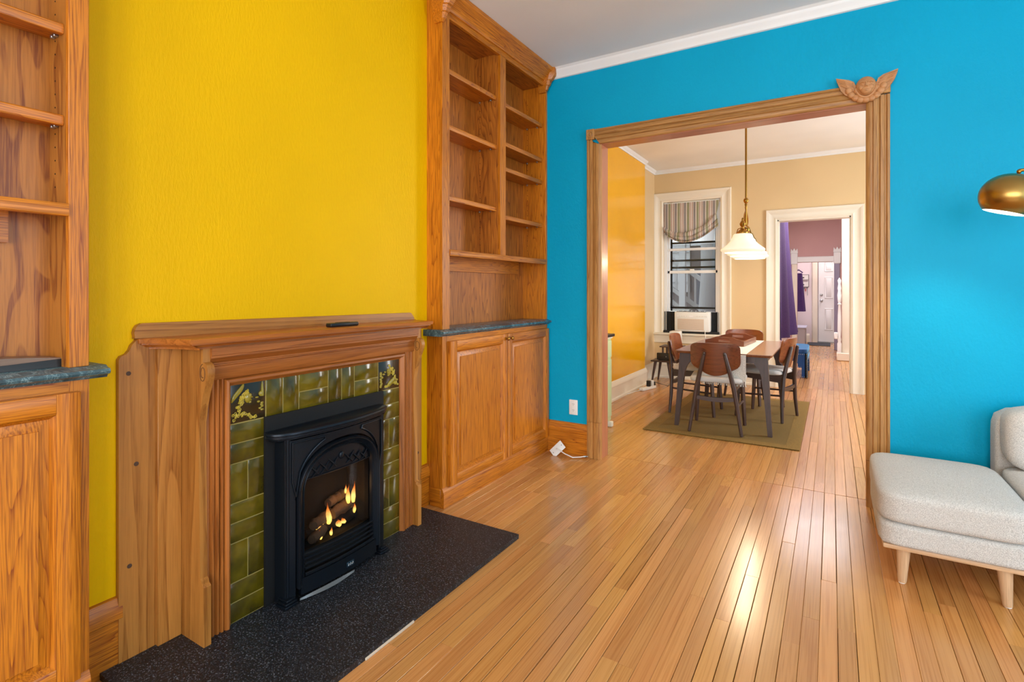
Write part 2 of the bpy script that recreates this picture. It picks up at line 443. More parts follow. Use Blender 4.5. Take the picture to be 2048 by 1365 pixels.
for a, b in ((-2.6, -1.62), (-.58, -.07), (.97, 1.48), (2.52, 3.3)): m.box(a, b, -2.6, -2.5, .6, 2.62)
struct(m.build('wall_front', M['yellow'], smooth=0), 'street wall with three tall windows')
# crown moulding along the blue wall
cp = [(YB, CZ), (YB, CZ-.075), (YB-.012, CZ-.072), (YB-.014, CZ-.05), (YB-.03, CZ-.032), (YB-.034, CZ-.012), (YB-.05, CZ)]
struct(MB().prism(cp, 'x', -1.86, 3.2).build('trim_1', M['white']), 'narrow white crown moulding above the blue wall')
# oak baseboards
bp = lambda s, w: [(w, 0), (w+s*.016, 0), (w+s*.016, .165), (w+s*.022, .17), (w+s*.022, .205), (w+s*.014, .222), (w+s*.010, .236), (w, .24)]
struct(MB().prism([(x, z) for x, z in bp(1, XW)], 'y', .692, .818).build('baseboard_left', M['oaky']), 'oak baseboard between left cabinet and mantel')
struct(MB().prism([(x, z) for x, z in bp(1, XW)], 'y', 2.292, 2.372).build('baseboard_left_far', M['oaky']), 'oak baseboard between mantel and right cabinet')
struct(MB().prism([(y, z) for y, z in bp(-1, YB)], 'x', -1.90, -1.556).build('baseboard_back', M['oakx']), 'oak baseboard under the outlet on the blue wall')
struct(MB().prism([(y, z) for y, z in bp(-1, YB)], 'x', .285, 3.2).build('baseboard_back_far', M['oakx']), 'oak baseboard behind the sofa')

# ---- wide doorway trim
tr = thing('trim_2', 'wide oak doorway casing with fluted boards and corner blocks', None, (-.64, YB, 0), kind='structure')
cw = .112
def flutes(s, x0):   # casing cross-section across its width (a, y)
    y = YB
    p = [(0, y), (0, y-.022), (.012, y-.026), (.018, y-.018), (.024, y-.018), (.028, y-.026), (.044, y-.026), (.048, y-.019), (.054, y-.026),
         (.060, y-.028), (.078, y-.031), (.082, y-.022), (.088, y-.022), (.104, y-.020), (.112, y-.012), (.112, y)]
    return [(x0+s*a, b) for a, b in p]
MB().prism(flutes(1, OL-cw+.004), 'z', .27, 2.365, None, lambda a, b: -(a-(OL-cw+.004))*.40 if a > OL-cw+.05 else 0).build('casing_board', M['casz'], tr)
MB().prism(flutes(1, OL-cw+.004), 'z', 0, .268).build('plinth', M['casz'], tr)
MB().prism(flutes(-1, OR+cw-.004), 'z', .27, 2.36).build('casing_board', M['casz'], tr)
MB().prism(flutes(-1, OR+cw-.004), 'z', 0, .268).build('plinth', M['casz'], tr)
hp = [(b, OT+.112-a+.004) for a, b in [(q[0]-(OL-cw+.004), q[1]) for q in flutes(1, OL-cw+.004)]]
MB().prism(hp, 'x', OL-.048, OR+.048, lambda a, b: max(0, (OT+.060-b))*.75).build('head_casing', M['casx'], tr)
for x0 in (OL-cw+.002, OR+cw-.066):
    c = box(x0, x0+.064, YB-.034, YB, 2.366, 2.443, .003).build('corner_block', M['casz'], tr)
    MB().lathe([(.024, 0), (.024, .004), (.019, .006), (.015, .003), (.011, .003), (.008, .007), (.002, .008)], (x0+.032, YB-.033, 2.404), 20, Matrix.Rotation(PI/2, 3, 'X')).build('rosette', M['casz'], c)
box(OL-.02, OL, YB-.006, YB+.125, 0, OT).build('jamb', M['jambz'], tr)
box(OR, OR+.02, YB-.006, YB+.125, 0, OT).build('jamb', M['jambz'], tr)
box(OL-.02, OR+.02, YB-.006, YB+.125, OT, OT+.02).build('head_jamb', M['jambx'], tr)

# ---- dining room shell
YD = 7.57
struct(box(-2.6, -2.125, 3.79, 6.90, 0, CZ).build('wall_dining_left', M['dyellow'], smooth=0), 'glossy yellow wall in the dining room')
struct(box(-2.6, -2.19, 6.90, 7.7, 0, CZ).build('wall_dining_corner', M['beige'], smooth=0), 'short beige wall beside the dining window')
WL, WR, WB, WT = -2.06, -1.29, .645, 2.50
DL, DR, DT = -.60, .196, 2.15
m = MB()
for a in ((-2.6, WL, 0, CZ), (WR, DL, 0, CZ), (DR, 2.3, 0, CZ), (WL, WR, 0, WB), (WL, WR, WT, CZ), (DL, DR, DT, CZ)):
    m.box(a[0], a[1], YD, YD+.16, a[2], a[3])
struct(m.build('wall_dining_back', M['beige'], smooth=0), 'beige dining wall with window and doorway')
m = MB(); m.box(2.2, 2.3, 3.78, 5.0, 0, CZ); m.box(2.2, 2.3, 6.4, 7.6, 0, CZ); m.box(2.2, 2.3, 5.0, 6.4, 0, .6); m.box(2.2, 2.3, 5.0, 6.4, 2.6, CZ)
struct(m.build('wall_dining_right', M['beige'], smooth=0), 'beige side wall of the dining room')
t3 = thing('trim_3', 'white crown moulding around the dining room ceiling', None, (-2.1, YD, CZ), kind='structure')
cq = lambda s, w: [(w, CZ), (w, CZ-.05), (w+s*.010, CZ-.05), (w+s*.014, CZ-.03), (w+s*.03, CZ-.02), (w+s*.04, CZ)]
MB().prism(cq(-1, YD), 'x', -2.19, 2.2).build('moulding', M['white'], t3)
MB().prism(cq(1, -2.125), 'y', 3.79, 6.93).build('moulding', M['white'], t3)
MB().prism(cq(1, -2.19), 'y', 6.90, 7.57).build('moulding', M['white'], t3)
db = lambda s, w: [(w, 0), (w+s*.035, 0), (w+s*.035, .02), (w+s*.018, .028), (w+s*.018, .15), (w+s*.026, .155), (w+s*.026, .18), (w+s*.016, .195), (w+s*.010, .21), (w, .215)]
struct(MB().prism(db(1, -2.125), 'y', 3.79, 6.925).build('baseboard_dining_left', M['cream']), 'tall cream baseboard under the glossy yellow wall')
struct(MB().prism(db(1, -2.19), 'y', 6.925, 7.57).build('baseboard_dining_corner', M['cream']), 'tall cream baseboard in the dining corner')
struct(MB().prism([(a, b*1.15) for a, b in db(-1, YD)], 'x', -2.19, DL-.13).build('baseboard_dining_back', M['cream']), 'tall cream baseboard under the dining window')

def casing_profile(y, s=1): return [(0, y), (0, y-.018), (.02, y-.026), (.03, y-.020), (.085, y-.018), (.095, y-.026), (.118, y-.030), (.125, y-.018), (.125, y)]
def cream_casing(name, label, l, r, t, z0, y, width=.135, mat='cream'):
    o = thing(name, label, None, ((l+r)/2, y, z0), kind='structure')
    k = width/.125
    MB().prism([(l-a*k, b) for a, b in casing_profile(y)], 'z', z0, t, None, lambda a, b: (l-a)).build('side_casing', M[mat], o)
    MB().prism([(r+a*k, b) for a, b in casing_profile(y)], 'z', z0, t, None, lambda a, b: (a-r)).build('side_casing', M[mat], o)
    MB().prism([(b, t+a*k) for a, b in casing_profile(y)], 'x', l, r, lambda a, b: -(b-t), lambda a, b: (b-t)).build('head_casing', M[mat], o)
    return o
c1 = cream_casing('trim_4', 'cream casing around the back doorway of the dining room', DL, DR, DT, 0, YD)
box(DL, DL+.015, YD-.005, YD+.165, 0, DT).build('jamb', M['cream'], c1)
box(DR-.015, DR+.002, YD-.005, YD+.165, 0, DT).build('jamb', M['cream'], c1)
box(DL, DR, YD-.005, YD+.165, DT-.015, DT+.002).build('head_jamb', M['cream'], c1)

# ---- dining window
win = thing('window_1', 'tall cream-cased sash window with dark storm frame', None, ((WL+WR)/2, YD, WB), kind='structure')
k = .135/.125
MB().prism([(WL-a*k, b) for a, b in casing_profile(YD)], 'z', WB, WT, None, lambda a, b: (WL-a)).build('side_casing', M['cream'], win)
MB().prism([(WR+a*k, b) for a, b in casing_profile(YD)], 'z', WB, WT, None, lambda a, b: (a-WR)).build('side_casing', M['cream'], win)
MB().prism([(b, WT+a*k) for a, b in casing_profile(YD)], 'x', WL, WR, lambda a, b: -(b-WT), lambda a, b: (b-WT)).build('head_casing', M['cream'], win)
box(WL-.16, WR+.16, YD-.06, YD+.05, WB-.03, WB, .006, 2).build('sill', M['cream'], win)
MB().prism([(YD, WB-.03), (YD-.03, WB-.03), (YD-.03, WB-.06), (YD-.02, WB-.075), (YD-.02, WB-.14), (YD, WB-.15)], 'x', WL-.14, WR+.14).build('apron', M['cream'], win)
for a, b in ((WL, WL+.045), (WR-.045, WR)): box(a, b, YD+.02, YD+.12, WB, WT).build('jamb_liner', M['white'], win)
sash = box(WL+.045, WR-.045, YD+.045, YD+.075, 1.485, 1.525, .003).build('meeting_rail', M['white'], win)
box(WL+.045, WR-.045, YD+.03, YD+.06, 1.805, 1.840, .003).build('sash_rail', M['white'], win)
for a, b in ((WL+.045, WL+.075), (WR-.075, WR-.045)): box(a, b, YD+.045, YD+.075, .95, WT, .003).build('sash_stile', M['white'], win)
MB().box((WL+WR)/2-.03, (WL+WR)/2+.03, YD+.035, YD+.05, 1.522, 1.545, .004).build('sash_lock', M['whitepl'], win)
for z in (1.555, 1.655, 1.905, .985): box(WL+.075, WR-.075, YD+.085, YD+.105, z, z+.028).build('storm_rail', M['black'], win)
for a, b in ((WL+.075, WL+.10), (WR-.088, WR-.075)): box(a, b, YD+.085, YD+.105, .95, WT).build('storm_stile', M['black'], win)
box(WL+.08, WR-.08, YD+.060, YD+.063, 1.52, WT).build('pane', M['pane'], win)
box(WL+.08, WR-.08, YD+.110, YD+.112, .95, 1.9).build('screen', M['screen'], win)

# ---- back room and entry
struct(box(-1.3, .5, 7.73, 15.2, 2.95, 3.05).build('ceiling_back_room', M['white'], smooth=0), 'white ceiling of the back room')
struct(box(-.95, -.83, 7.73, 12.85, 0, 2.95).build('wall_back_room_left', M['lilac'], smooth=0), 'pale wall behind the purple curtain')
struct(box(.40, .50, 7.73, 15.2, 0, 2.95).build('wall_back_room_right', M['cream'], smooth=0), 'pale right wall of the back room')
YP = 12.85; PL, PR, PT = -.64, .037, 1.84
m = MB()
for a in ((-.95, PL, 0, 2.95), (PR, .45, 0, 2.95), (PL, PR, PT, 2.95)): m.box(a[0], a[1], YP, YP+.12, a[2], a[3])
struct(m.build('wall_pink', M['pink'], smooth=0), 'dusty pink wall above the far doorway')
t5 = thing('trim_5', 'white casing with carved corner blocks around the far doorway', None, (-.3, YP, 0), kind='structure')
box(PL-.10, PL, YP-.03, YP, 0, PT+.0, .006).build('side_casing', M['cream'], t5)
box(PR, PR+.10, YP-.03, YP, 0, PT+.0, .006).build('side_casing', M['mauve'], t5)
box(PL-.10, PR+.10, YP-.03, YP, PT, PT+.12, .01).build('head_casing', M['white'], t5)
for x in (PL-.055, PR+.055):
    cb = box(x-.065, x+.065, YP-.045, YP, PT-.04, PT+.20, .01).build('corner_block', M['white'], t5)
    MB().prism([(x-.07, PT+.20), (x+.07, PT+.20), (x+.06, PT+.30), (x+.03, PT+.25), (x, PT+.31), (x-.03, PT+.25), (x-.06, PT+.30)], 'y', YP-.04, YP-.005).build('carved_crest', M['white'], cb)
struct(box(-1.25, -1.15, YP+.12, 15.2, 0, 2.95).build('wall_entry_left', M['lilac'], smooth=0), 'pale lilac left wall of the entry')
struct(box(-1.2, .45, 14.5, 14.6, 0, 2.95).build('wall_entry_back', M['lilac'], smooth=0), 'pale lilac end wall of the entry')
struct(MB().prism([(14.5, 0), (14.47, 0), (14.47, .15), (14.485, .19), (14.5, .2)], 'x', -1.15, -.46).build('baseboard_entry', M['cream']), 'cream baseboard on the entry end wall')
d = thing('door_1', 'white panelled back door at the end of the house', None, (.07, 14.5, 0), kind='structure')
DX0, DX1 = -.275, .40
leaf = box(DX0, DX1, 14.45, 14.495, .03, 2.05, .003).build('door_leaf', M['white'], d)
for (z0, z1) in ((1.68, 1.92), (1.05, 1.56), (.30, .82)):
    for x0, x1 in ((DX0+.12, DX0+.30), (DX0+.38, DX0+.56)):
        p = MB()
        p.loops([[(x0, 14.449, z0), (x1, 14.449, z0), (x1, 14.449, z1), (x0, 14.449, z1)],
                 [(x0+.012, 14.438, z0+.012), (x1-.012, 14.438, z0+.012), (x1-.012, 14.438, z1-.012), (x0+.012, 14.438, z1-.012)],
                 [(x0+.03, 14.447, z0+.03), (x1-.03, 14.447, z0+.03), (x1-.03, 14.447, z1-.03), (x0+.03, 14.447, z1-.03)],
                 [(x0+.045, 14.438, z0+.045), (x1-.045, 14.438, z0+.045), (x1-.045, 14.438, z1-.045), (x0+.045, 14.438, z1-.045)]])
        p.build('raised_panel', M['white'], leaf)
rx = Matrix.Rotation(PI/2, 3, 'X')
MB().lathe([(.032, 0), (.032, .008), (.012, .012), (.012, .035), (.028, .045), (.03, .06), (.018, .068)], (DX0+.06, 14.45, 1.0), 16, rx).build('door_knob', M['steel'], leaf)
MB().lathe([(.032, 0), (.032, .012), (.018, .018), (.018, .026)], (DX0+.06, 14.45, 1.14), 16, rx).build('deadbolt', M['steel'], leaf)
box(DX0-.02, DX1, 14.42, 14.5, 0, .03).build('threshold', M['steel'], d)
MB().prism([(DX0-.02, 14.5), (DX0-.02, 14.455), (DX0-.06, 14.445), (DX0-.12, 14.455), (DX0-.14, 14.5)], 'z', 0, 2.08).build('side_casing', M['cream'], d)

# ================================================================== built-in cabinets
def raised_door(t, y0, y1, z0, z1, knob_y=None):
    x = XF; w = .058
    d = MB()
    Y0, Y1, Z0, Z1 = y0+w-.004, y1-w+.004, z0+w-.004, z1-w+.004
    def ring(i, xx): return [(xx, Y0+i, Z0+i), (xx, Y1-i, Z0+i), (xx, Y1-i, Z1-i), (xx, Y0+i, Z1-i)]
    d.loops([ring(0, x+.002), ring(0, x+.005), ring(.012, x+.005), ring(.042, x+.016), ring(.0425, x+.020)])
    door = d.build('door', M['oakz'], t)
    for a, b in ((y0, y0+w), (y1-w, y1)):
        MB().prism([(x+.001, a), (x+.021, a), (x+.024, a+.004), (x+.024, b-.003), (x+.022, b), (x+.001, b)] , 'z', z0, z1).build('stile', M['oakz'], door)
    for a, b in ((z0, z0+w), (z1-w, z1)):
        MB().prism([(x+.001, a), (x+.021, a), (x+.0238, a+.004), (x+.0238, b-.003), (x+.022, b), (x+.001, b)], 'y', y0+w, y1-w).build('rail', M['oaky'], door)
    # inner ogee edge of the frame
    e = MB(); q = .012
    for i0, xx in ((0, 0),):
        A = [(x+.0225, Y0+.004, Z0+.004), (x+.0225, Y1-.004, Z0+.004), (x+.0225, Y1-.004, Z1-.004), (x+.0225, Y0+.004, Z1-.004)]
        B = [(x+.0055, Y0+.004+q, Z0+.004+q), (x+.0055, Y1-.004-q, Z0+.004+q), (x+.0055, Y1-.004-q, Z1-.004-q), (x+.0055, Y0+.004+q, Z1-.004-q)]
        e.loops([A, B], True, False)
    e.build('frame_edge', M['oakz'], door)
    if knob_y is not None:
        MB().lathe([(.010, 0), (.010, .003), (.005, .006), (.005, .014), (.012, .018), (.0135, .024), (.010, .029), (.003, .031)], (x+.024, knob_y, z1-.030), 16,
                   Matrix.Rotation(PI/2, 3, 'Y')).build('knob', M['abrass'], door)
    return door

def base_cabinet(y0, y1, xb, doors, label, ctop_label, stile_l, stile_r, cy0, cy1, xs):
    t = thing('base_cabinet', label, 'cabinet', ((xb+XF)/2, (y0+y1)/2, 0))
    m = MB(); m.box(xb, XF-.02, y0, y0+.02, .02, .985); m.box(xb, XF-.02, y1-.02, y1, .02, .985); m.box(xb, XF-.02, y0+.02, y1-.02, .05, .07); m.box(xb, xb+.01, y0+.02, y1-.02, .07, .985)
    m.build('body', M['oakz'], t)
    box(XF-.02, XF, y0, y0+stile_l, .02, .985).build('frame_stile', M['oakz'], t)
    box(XF-.02, XF, y1-stile_r, y1, .02, .985).build('frame_stile', M['oakz'], t)
    box(XF-.02, XF, y0+stile_l, y1-stile_r, .93, .985).build('frame_rail', M['oaky'], t)
    box(XF-.02, XF, y0+stile_l, y1-stile_r, .02, .14).build('frame_rail', M['oaky'], t)
    p = [(XF-.01, 0), (XF+.014, 0), (XF+.014, .085), (XF+.008, .10), (XF, .112), (XF-.01, .112)]
    b = MB().prism(p, 'y', y0-xs, y1).build('plinth', M['oaky'], t)
    MB().box(XW+.024, XF-.01, y0-xs, y0-.0005, 0, .108, .002).build('plinth_return', M['oakx'], t)
    for (a, b2, kn) in doors: raised_door(t, a, b2, .112, .952, kn)
    c = MB()
    e = .034
    pr = [(xb, .985), (XF+.012, .985), (XF+.018, .993), (XF+e, .998), (XF+e+.004, 1.005), (XF+e, 1.013), (XF+.016, 1.016), (XF+.006, 1.022), (xb, 1.022)]
    c.prism(pr, 'y', cy0+.0, cy1)
    o = c.build('countertop', M['slate'])
    tag(o, ctop_label, 'countertop')
    return t
base_cabinet(2.368, 3.665, -2.12, [(2.420, 3.040, 3.018), (3.046, 3.655, 3.068)], 'two-door oak base cabinet right of the fireplace', 'dark green marble countertop on the cabinet right of the fireplace', .06, .02, 2.335, 3.669, .004)
base_cabinet(-.62, .692, -2.05, [(-.58, .025, .004), (.031, .664, .053)], 'oak base cabinet left of the fireplace, cut off by the frame', 'green marble countertop left of the fireplace with a dark wooden box on it', .06, .05, -.65, .733, .0)

def bookcase(y0, y1, xb, sl, sr, label, bays, div, low_t=1.487, ply='veneer'):
    t = thing('bookcase', label, 'bookcase', ((xb+XF)/2, (y0+y1)/2, 1.022))
    z0, zt = 1.0225, 2.955
    box(xb, XF-.019, y0, y0+.02, z0, zt).build('side_panel', M['oakz'], t)
    box(xb, XF-.019, y1-.02, y1, z0, zt).build('side_panel', M['oakz'], t)
    iy0, iy1 = y0+sl, y1-sr
    if sl > .025: box(xb, XF-.019, iy0-.012, iy0, z0, zt).build('inner_side', M[ply+'z'], t)
    if sr > .03: box(xb, XF-.019, iy1, iy1+.012, z0, zt).build('inner_side', M[ply+'z'], t)
    box(xb, xb+.008, y0+.02, y1-.02, z0, zt).build('back_panel', M[ply+'z'], t)
    box(xb+.008, XF-.02, iy0, iy1, 2.845, 2.863).build('top_panel', M[ply+'y'], t)
    for a, b in ((y0, iy0), (iy1, y1)):
        box(XF-.019, XF, a, b, z0, 2.95, .0015).build('face_stile', M['oakz'], t)
    box(XF-.019, XF-.0005, iy0, iy1, 2.832, 2.95).build('face_header', M['oaky'], t)
    if div:
        box(xb+.008, XF-.019, div[0], div[0]+.018, low_t, 2.845).build('divider_panel', M[ply+'z'], t)
        box(XF-.019, XF, div[0], div[1], low_t, 2.832, .0015).build('divider_stile', M['oakz'], t)
    lo = MB().prism([(xb+.008, low_t-.02), (XF-.02, low_t-.02), (XF-.02, low_t-.036), (XF+.003, low_t-.036), (XF+.005, low_t-.032), (XF+.005, low_t-.004), (XF+.002, low_t), (xb+.008, low_t)], 'y', iy0, iy1).build('fixed_shelf', M['oaky'], t)
    box(xb+.008, xb+.027, iy0, iy1-.10, low_t-.115, low_t-.02).build('cleat', M['oaky'], t)
    for (a, b, zs) in bays:
        for z in zs:
            s = MB().prism([(xb+.01, z-.019), (XF-.05, z-.019), (XF-.05, z-.030), (XF-.032, z-.030), (XF-.030, z-.026), (XF-.030, z-.004), (XF-.034, z), (xb+.01, z)], 'y', a+.001, b-.001).build('shelf', M['oaky'], t)
            for yy in (a+.006, b-.006):
                for xx in (xb+.05, XF-.075):
                    MB().box(xx-.006, xx+.006, yy-.006, yy+.006, z-.031, z-.0195, .002).build('shelf_clip', M['steel'], s)
        for yy in (a+.0004, b-.0004):       # peg holes
            for xx in (xb+.05,):
                m = MB()
                for i in range(30):
                    zz = 1.56+i*.04
                    m.tube([(xx, yy-.0006, zz), (xx, yy+.0006, zz)], .0025, 6)
                tag(m.build('peg_holes', M['dark'], t), kind='stuff')
    cr = [(XF, 2.868), (XF+.010, 2.868), (XF+.014, 2.880), (XF+.030, 2.890), (XF+.060, 2.925), (XF+.074, 2.932), (XF+.078, 2.95), (XF+.078, 2.957), (XF, 2.957)]
    MB().prism(cr, 'y', y0+.03, min(y1, YB)-.03).build('crown', M['oaky'], t)
    for yy in (y0, min(y1, YB-.004)):
        cb = MB(); s = 1
        def sec(z, r, yr): return [(XF-.05, yy-yr, z), (XF+r*.6, yy-yr, z), (XF+r, yy-yr*.5, z), (XF+r, yy+yr*.5, z), (XF+r*.6, yy+yr, z), (XF-.05, yy+yr, z)]
        yv = .040 if yy == y0 else .034
        if yy != y0: yy -= .035
        cb.loops([sec(2.785, .006, .008), sec(2.80, .02, yv*.45), (sec(2.83, .032, yv*.6)), sec(2.834, .040, yv*.7), sec(2.865, .052, yv*.85), sec(2.87, .062, yv*.9), sec(2.90, .085, yv), sec(2.93, .092, yv), sec(2.958, .092, yv)])
        cb.build('crown_block', M['oaky'], t, smooth=20)
    return t
bookcase(2.368, 3.667, -2.12, .068, .024, 'tall oak bookcase with empty shelves right of the fireplace',
         [(2.436, 2.984, (2.562, 2.231, 1.811)), (3.002, 3.643, (2.551, 2.28, 2.106, 1.77))], (2.984, 3.055))
bookcase(-.62, .692, -2.05, .05, .050, 'oak bookcase left of the fireplace, only its right edge in view',
         [(-.57, .02, (2.3, 1.9)), (.038, .642, (2.34, 2.036, 1.766))], (.0, .055), 1.502, 'ply')

# dark box with a curved wooden lid on the left countertop
t = thing('wooden_lidded_box', 'low black box with curved brown wooden lid on left countertop', 'box', (-1.985, .5, 1.0225))
ys = [.235+.41*i/16 for i in range(17)]
bt = lambda y: 1.027+.019*(y-.235)/.41
lt = lambda y: max(bt(y)+.001, 1.0465+.0155*(1-((y-.42)/.24)**2))
MB().prism([(.235, 1.0225), (.645, 1.0225)]+[(y, bt(y)) for y in reversed(ys)], 'x', -2.035, -1.955).build('body', M['black'], t)
MB().prism([(y, bt(y)+.0002) for y in ys]+[(y, lt(y)) for y in reversed(ys)], 'x', -2.035, -1.957).build('lid', wood('dark_lid_wood', (142, 112, 92), (84, 62, 52), 'y', 6, .1, 10, .4, .4), t)

# ================================================================== fireplace
YC = 1.553; HZ = .022
def mir(y): return 2*YC-y
tag(MB().prism([(-2.012, .756), (-1.345, .756), (-1.345, 2.28), (-2.004, 2.28), (-2.004, 2.27)], 'z', .0008, HZ).build('hearth_slab', M['granite'], smooth=20), 'black speckled granite hearth slab in front of the fireplace', 'hearth')
tag(MB().box(-1.3455, -1.340, 1.26, 1.50, .0005, .009, .001).build('grout_strip', plain('pale_grout_edge', (206, 190, 170), .8), None), 'strip of pale grout along the front edge of the hearth', 'grout')

mt = thing('fireplace_mantel', 'brown wooden fireplace mantel with scroll brackets and moulded shelf', 'mantel', (-1.95, YC, HZ))
def sided(fn):
    fn(lambda y: y); fn(mir)
def side(f):
    og = [(.807, HZ), (.807, 1.020), (.814, 1.031), (.828, 1.036), (.838, 1.048), (.846, 1.066), (.858, 1.080), (.875, 1.086), (.925, 1.086), (.925, HZ)]
    sb = MB().prism([(f(y), z) for y, z in og], 'x', XW+.0005, XW+.020).build('side_board', M['mantz'], mt)
    for (y, z) in ((.835, .972), (.858, .665), (.838, .33)):
        MB().lathe([(.0075, 0), (.0075, .0012), (.002, .0016)], (XW+.0196, f(y), z), 12, Matrix.Rotation(PI/2, 3, 'Y')).build('wood_plug', plain('dark_plug', (74, 50, 34), .6), sb)
    y0, y1 = sorted((f(.916), f(.994)))
    box(XW+.0005, XW+.038, y0, y1, HZ, 1.047, .0015).build('pilaster_strip', M['mantz'], mt)
    bp2 = [(-1.984, HZ), (-1.839, HZ), (-1.839, .226), (-1.845, .232), (-1.853, .236), (-1.853, .246), (-1.862, .252), (-1.864, .40), (-1.870, .70), (-1.868, .79), (-1.858, .845), (-1.841, .895),
           (-1.824, .935), (-1.815, .958), (-1.815, .976), (-1.822, .991), (-1.834, .999), (-1.845, 1.001), (-1.845, 1.047), (-1.984, 1.047)]
    y0, y1 = sorted((f(.994), f(1.019)))
    br = MB().prism(bp2, 'y', y0, y1).build('scroll_bracket', M['mantz'], mt)
    sp = MB(); pts = []
    ye = f(.9935) if f(1) == 1 else f(1.0195)
    for ye in (f(.9937), f(1.0193)):
        pts = []
        for i in range(40):
            a = 2*PI*i/40*1.6+PI*.5; r = 1-.58*i/40
            pts.append((-1.846+.0195*r*math.cos(a), ye, .963+.032*r*math.sin(a)))
        sp.tube(pts, .0012, 5)
    sp.build('carved_spiral', plain('carved_groove', (84, 54, 28), .8), br)
    # fluted jamb between bracket and tiles
    jp = [(1.019, -1.90), (1.019, -1.876), (1.030, -1.874), (1.036, -1.880), (1.041, -1.872), (1.048, -1.872), (1.052, -1.880), (1.057, -1.870), (1.064, -1.870), (1.068, -1.879), (1.073, -1.868), (1.079, -1.868), (1.083, -1.876), (1.083, -1.90)]
    MB().prism([(x, f(y)) for y, x in jp], 'z', HZ, .930).build('fluted_jamb', M['rosyz'], mt)
    ib = [(1.083, -1.90), (1.083, -1.874), (1.089, -1.864), (1.097, -1.862), (1.103, -1.868), (1.106, -1.876), (1.112, -1.880), (1.112, -1.90)]
    MB().prism([(x, f(y)) for y, x in ib], 'z', HZ, .930, None, lambda a, b: -(abs(b-f(1.083)))*1.05).build('inner_bead', M['rosyz'], mt)
sided(side)
ib = [(.930, -1.90), (.930, -1.874), (.923, -1.864), (.915, -1.862), (.909, -1.868), (.906, -1.876), (.8995, -1.880), (.8995, -1.90)]
MB().prism([(x, z) for z, x in ib], 'y', 1.083, mir(1.083), lambda a, b: (.930-b)*.95, lambda a, b: -(.930-b)*.95).build('inner_bead', M['rosyy'], mt)
hd = [(-1.90, .9302), (-1.869, .9302), (-1.866, .936), (-1.866, .978), (-1.862, .981), (-1.862, .986), (-1.857, .988), (-1.857, .993), (-1.852, .996), (-1.846, 1.004), (-1.838, 1.012), (-1.838, 1.020), (-1.834, 1.022), (-1.834, 1.047), (-1.90, 1.047)]
MB().prism(hd, 'y', 1.0193, mir(1.0193)).build('frieze', M['rosyy'], mt)
def plan(o):   # shelf outline in plan (x, y), offset o outward
    L = [(XW+.0008, .862-o), (-1.992+o*.3, .866-o), (-1.985+o*.3, .874-o)]
    for i in range(9):
        a = i/8; L.append((-1.975+.155*a+o*.3*(1-a), .882-o+.058*(a**.55)*1.0-.0))
    L += [(-1.812+o, .938-o), (-1.812+o, .950-o)]
    return L+[(x, mir(y)) for x, y in reversed(L)]
sh = MB(); rings = []
for z, o in ((1.047, -.030), (1.054, -.030), (1.055, -.020), (1.062, -.012), (1.064, -.006), (1.068, -.006), (1.069, .002), (1.0835, .004), (1.086, 0)):
    rings.append([(x, y, z) for x, y in plan(o)])
sh.loops(rings); sh.build('shelf', M['rosyy'], mt, smooth=30)
tb = [(.853, 1.0862), (2.235, 1.0862), (2.236, 1.094), (2.226, 1.106), (2.215, 1.118), (2.206, 1.124), (.876, 1.137), (.862, 1.131), (.855, 1.121), (.851, 1.106), (.853, 1.096)]
MB().prism(tb, 'x', XW+.001, XW+.022).build('top_board', M['manty'], mt)
rc = thing('remote_control', 'small black remote control lying on the mantel shelf', 'remote', (-1.885, 1.62, 1.0865))
MB().box(-1.905, -1.87, 1.555, 1.715, 1.0866, 1.104, .005, 2).build('case', M['black'], rc)
MB().box(-1.898, -1.877, 1.60, 1.67, 1.1035, 1.1055, .0008).build('button_panel', M['blackrub'], rc)

# tile surround
TY0, TY1, TZ1 = 1.108, 1.998, .9005
ts = thing('tile_surround', 'olive green glazed tile surround between mantel and stove', 'tiles', (-1.9, YC, HZ))
g = MB()
for a in ((TY0, 1.30, HZ, TZ1), (1.81, TY1, HZ, TZ1), (1.30, 1.81, .70, TZ1)): g.box(-1.915, -1.8862, a[0], a[1], a[2], a[3])
g.build('grout_bed', M['grout'], ts)
U = (TY1-TY0)/6; V = (TZ1-HZ)/6
def tile(y0, y1, z0, z1):
    if y1-y0 < .012 or z1-z0 < .012: return
    q = .0012
    MB().box(-1.897, -1.885, y0+q, y1-q, z0+q, z1-q, .0022, 2).build('tile', M['glaze'], ts)
def unit(y0, z0, vert, clip0=-9, clip1=9):
    if vert: tile(y0, y0+U/2, z0, z0+V); tile(y0+U/2, y0+U, z0, z0+V)
    else: tile(y0, y0+U, z0, z0+V/2); tile(y0, y0+U, z0+V/2, z0+V)
for i in range(1, 5): unit(TY0+i*U, TZ1-V, i in (1, 3))
for yy in (TY0, TY1-U):
    for j in range(5): unit(yy, HZ+j*V, j in (1, 3))
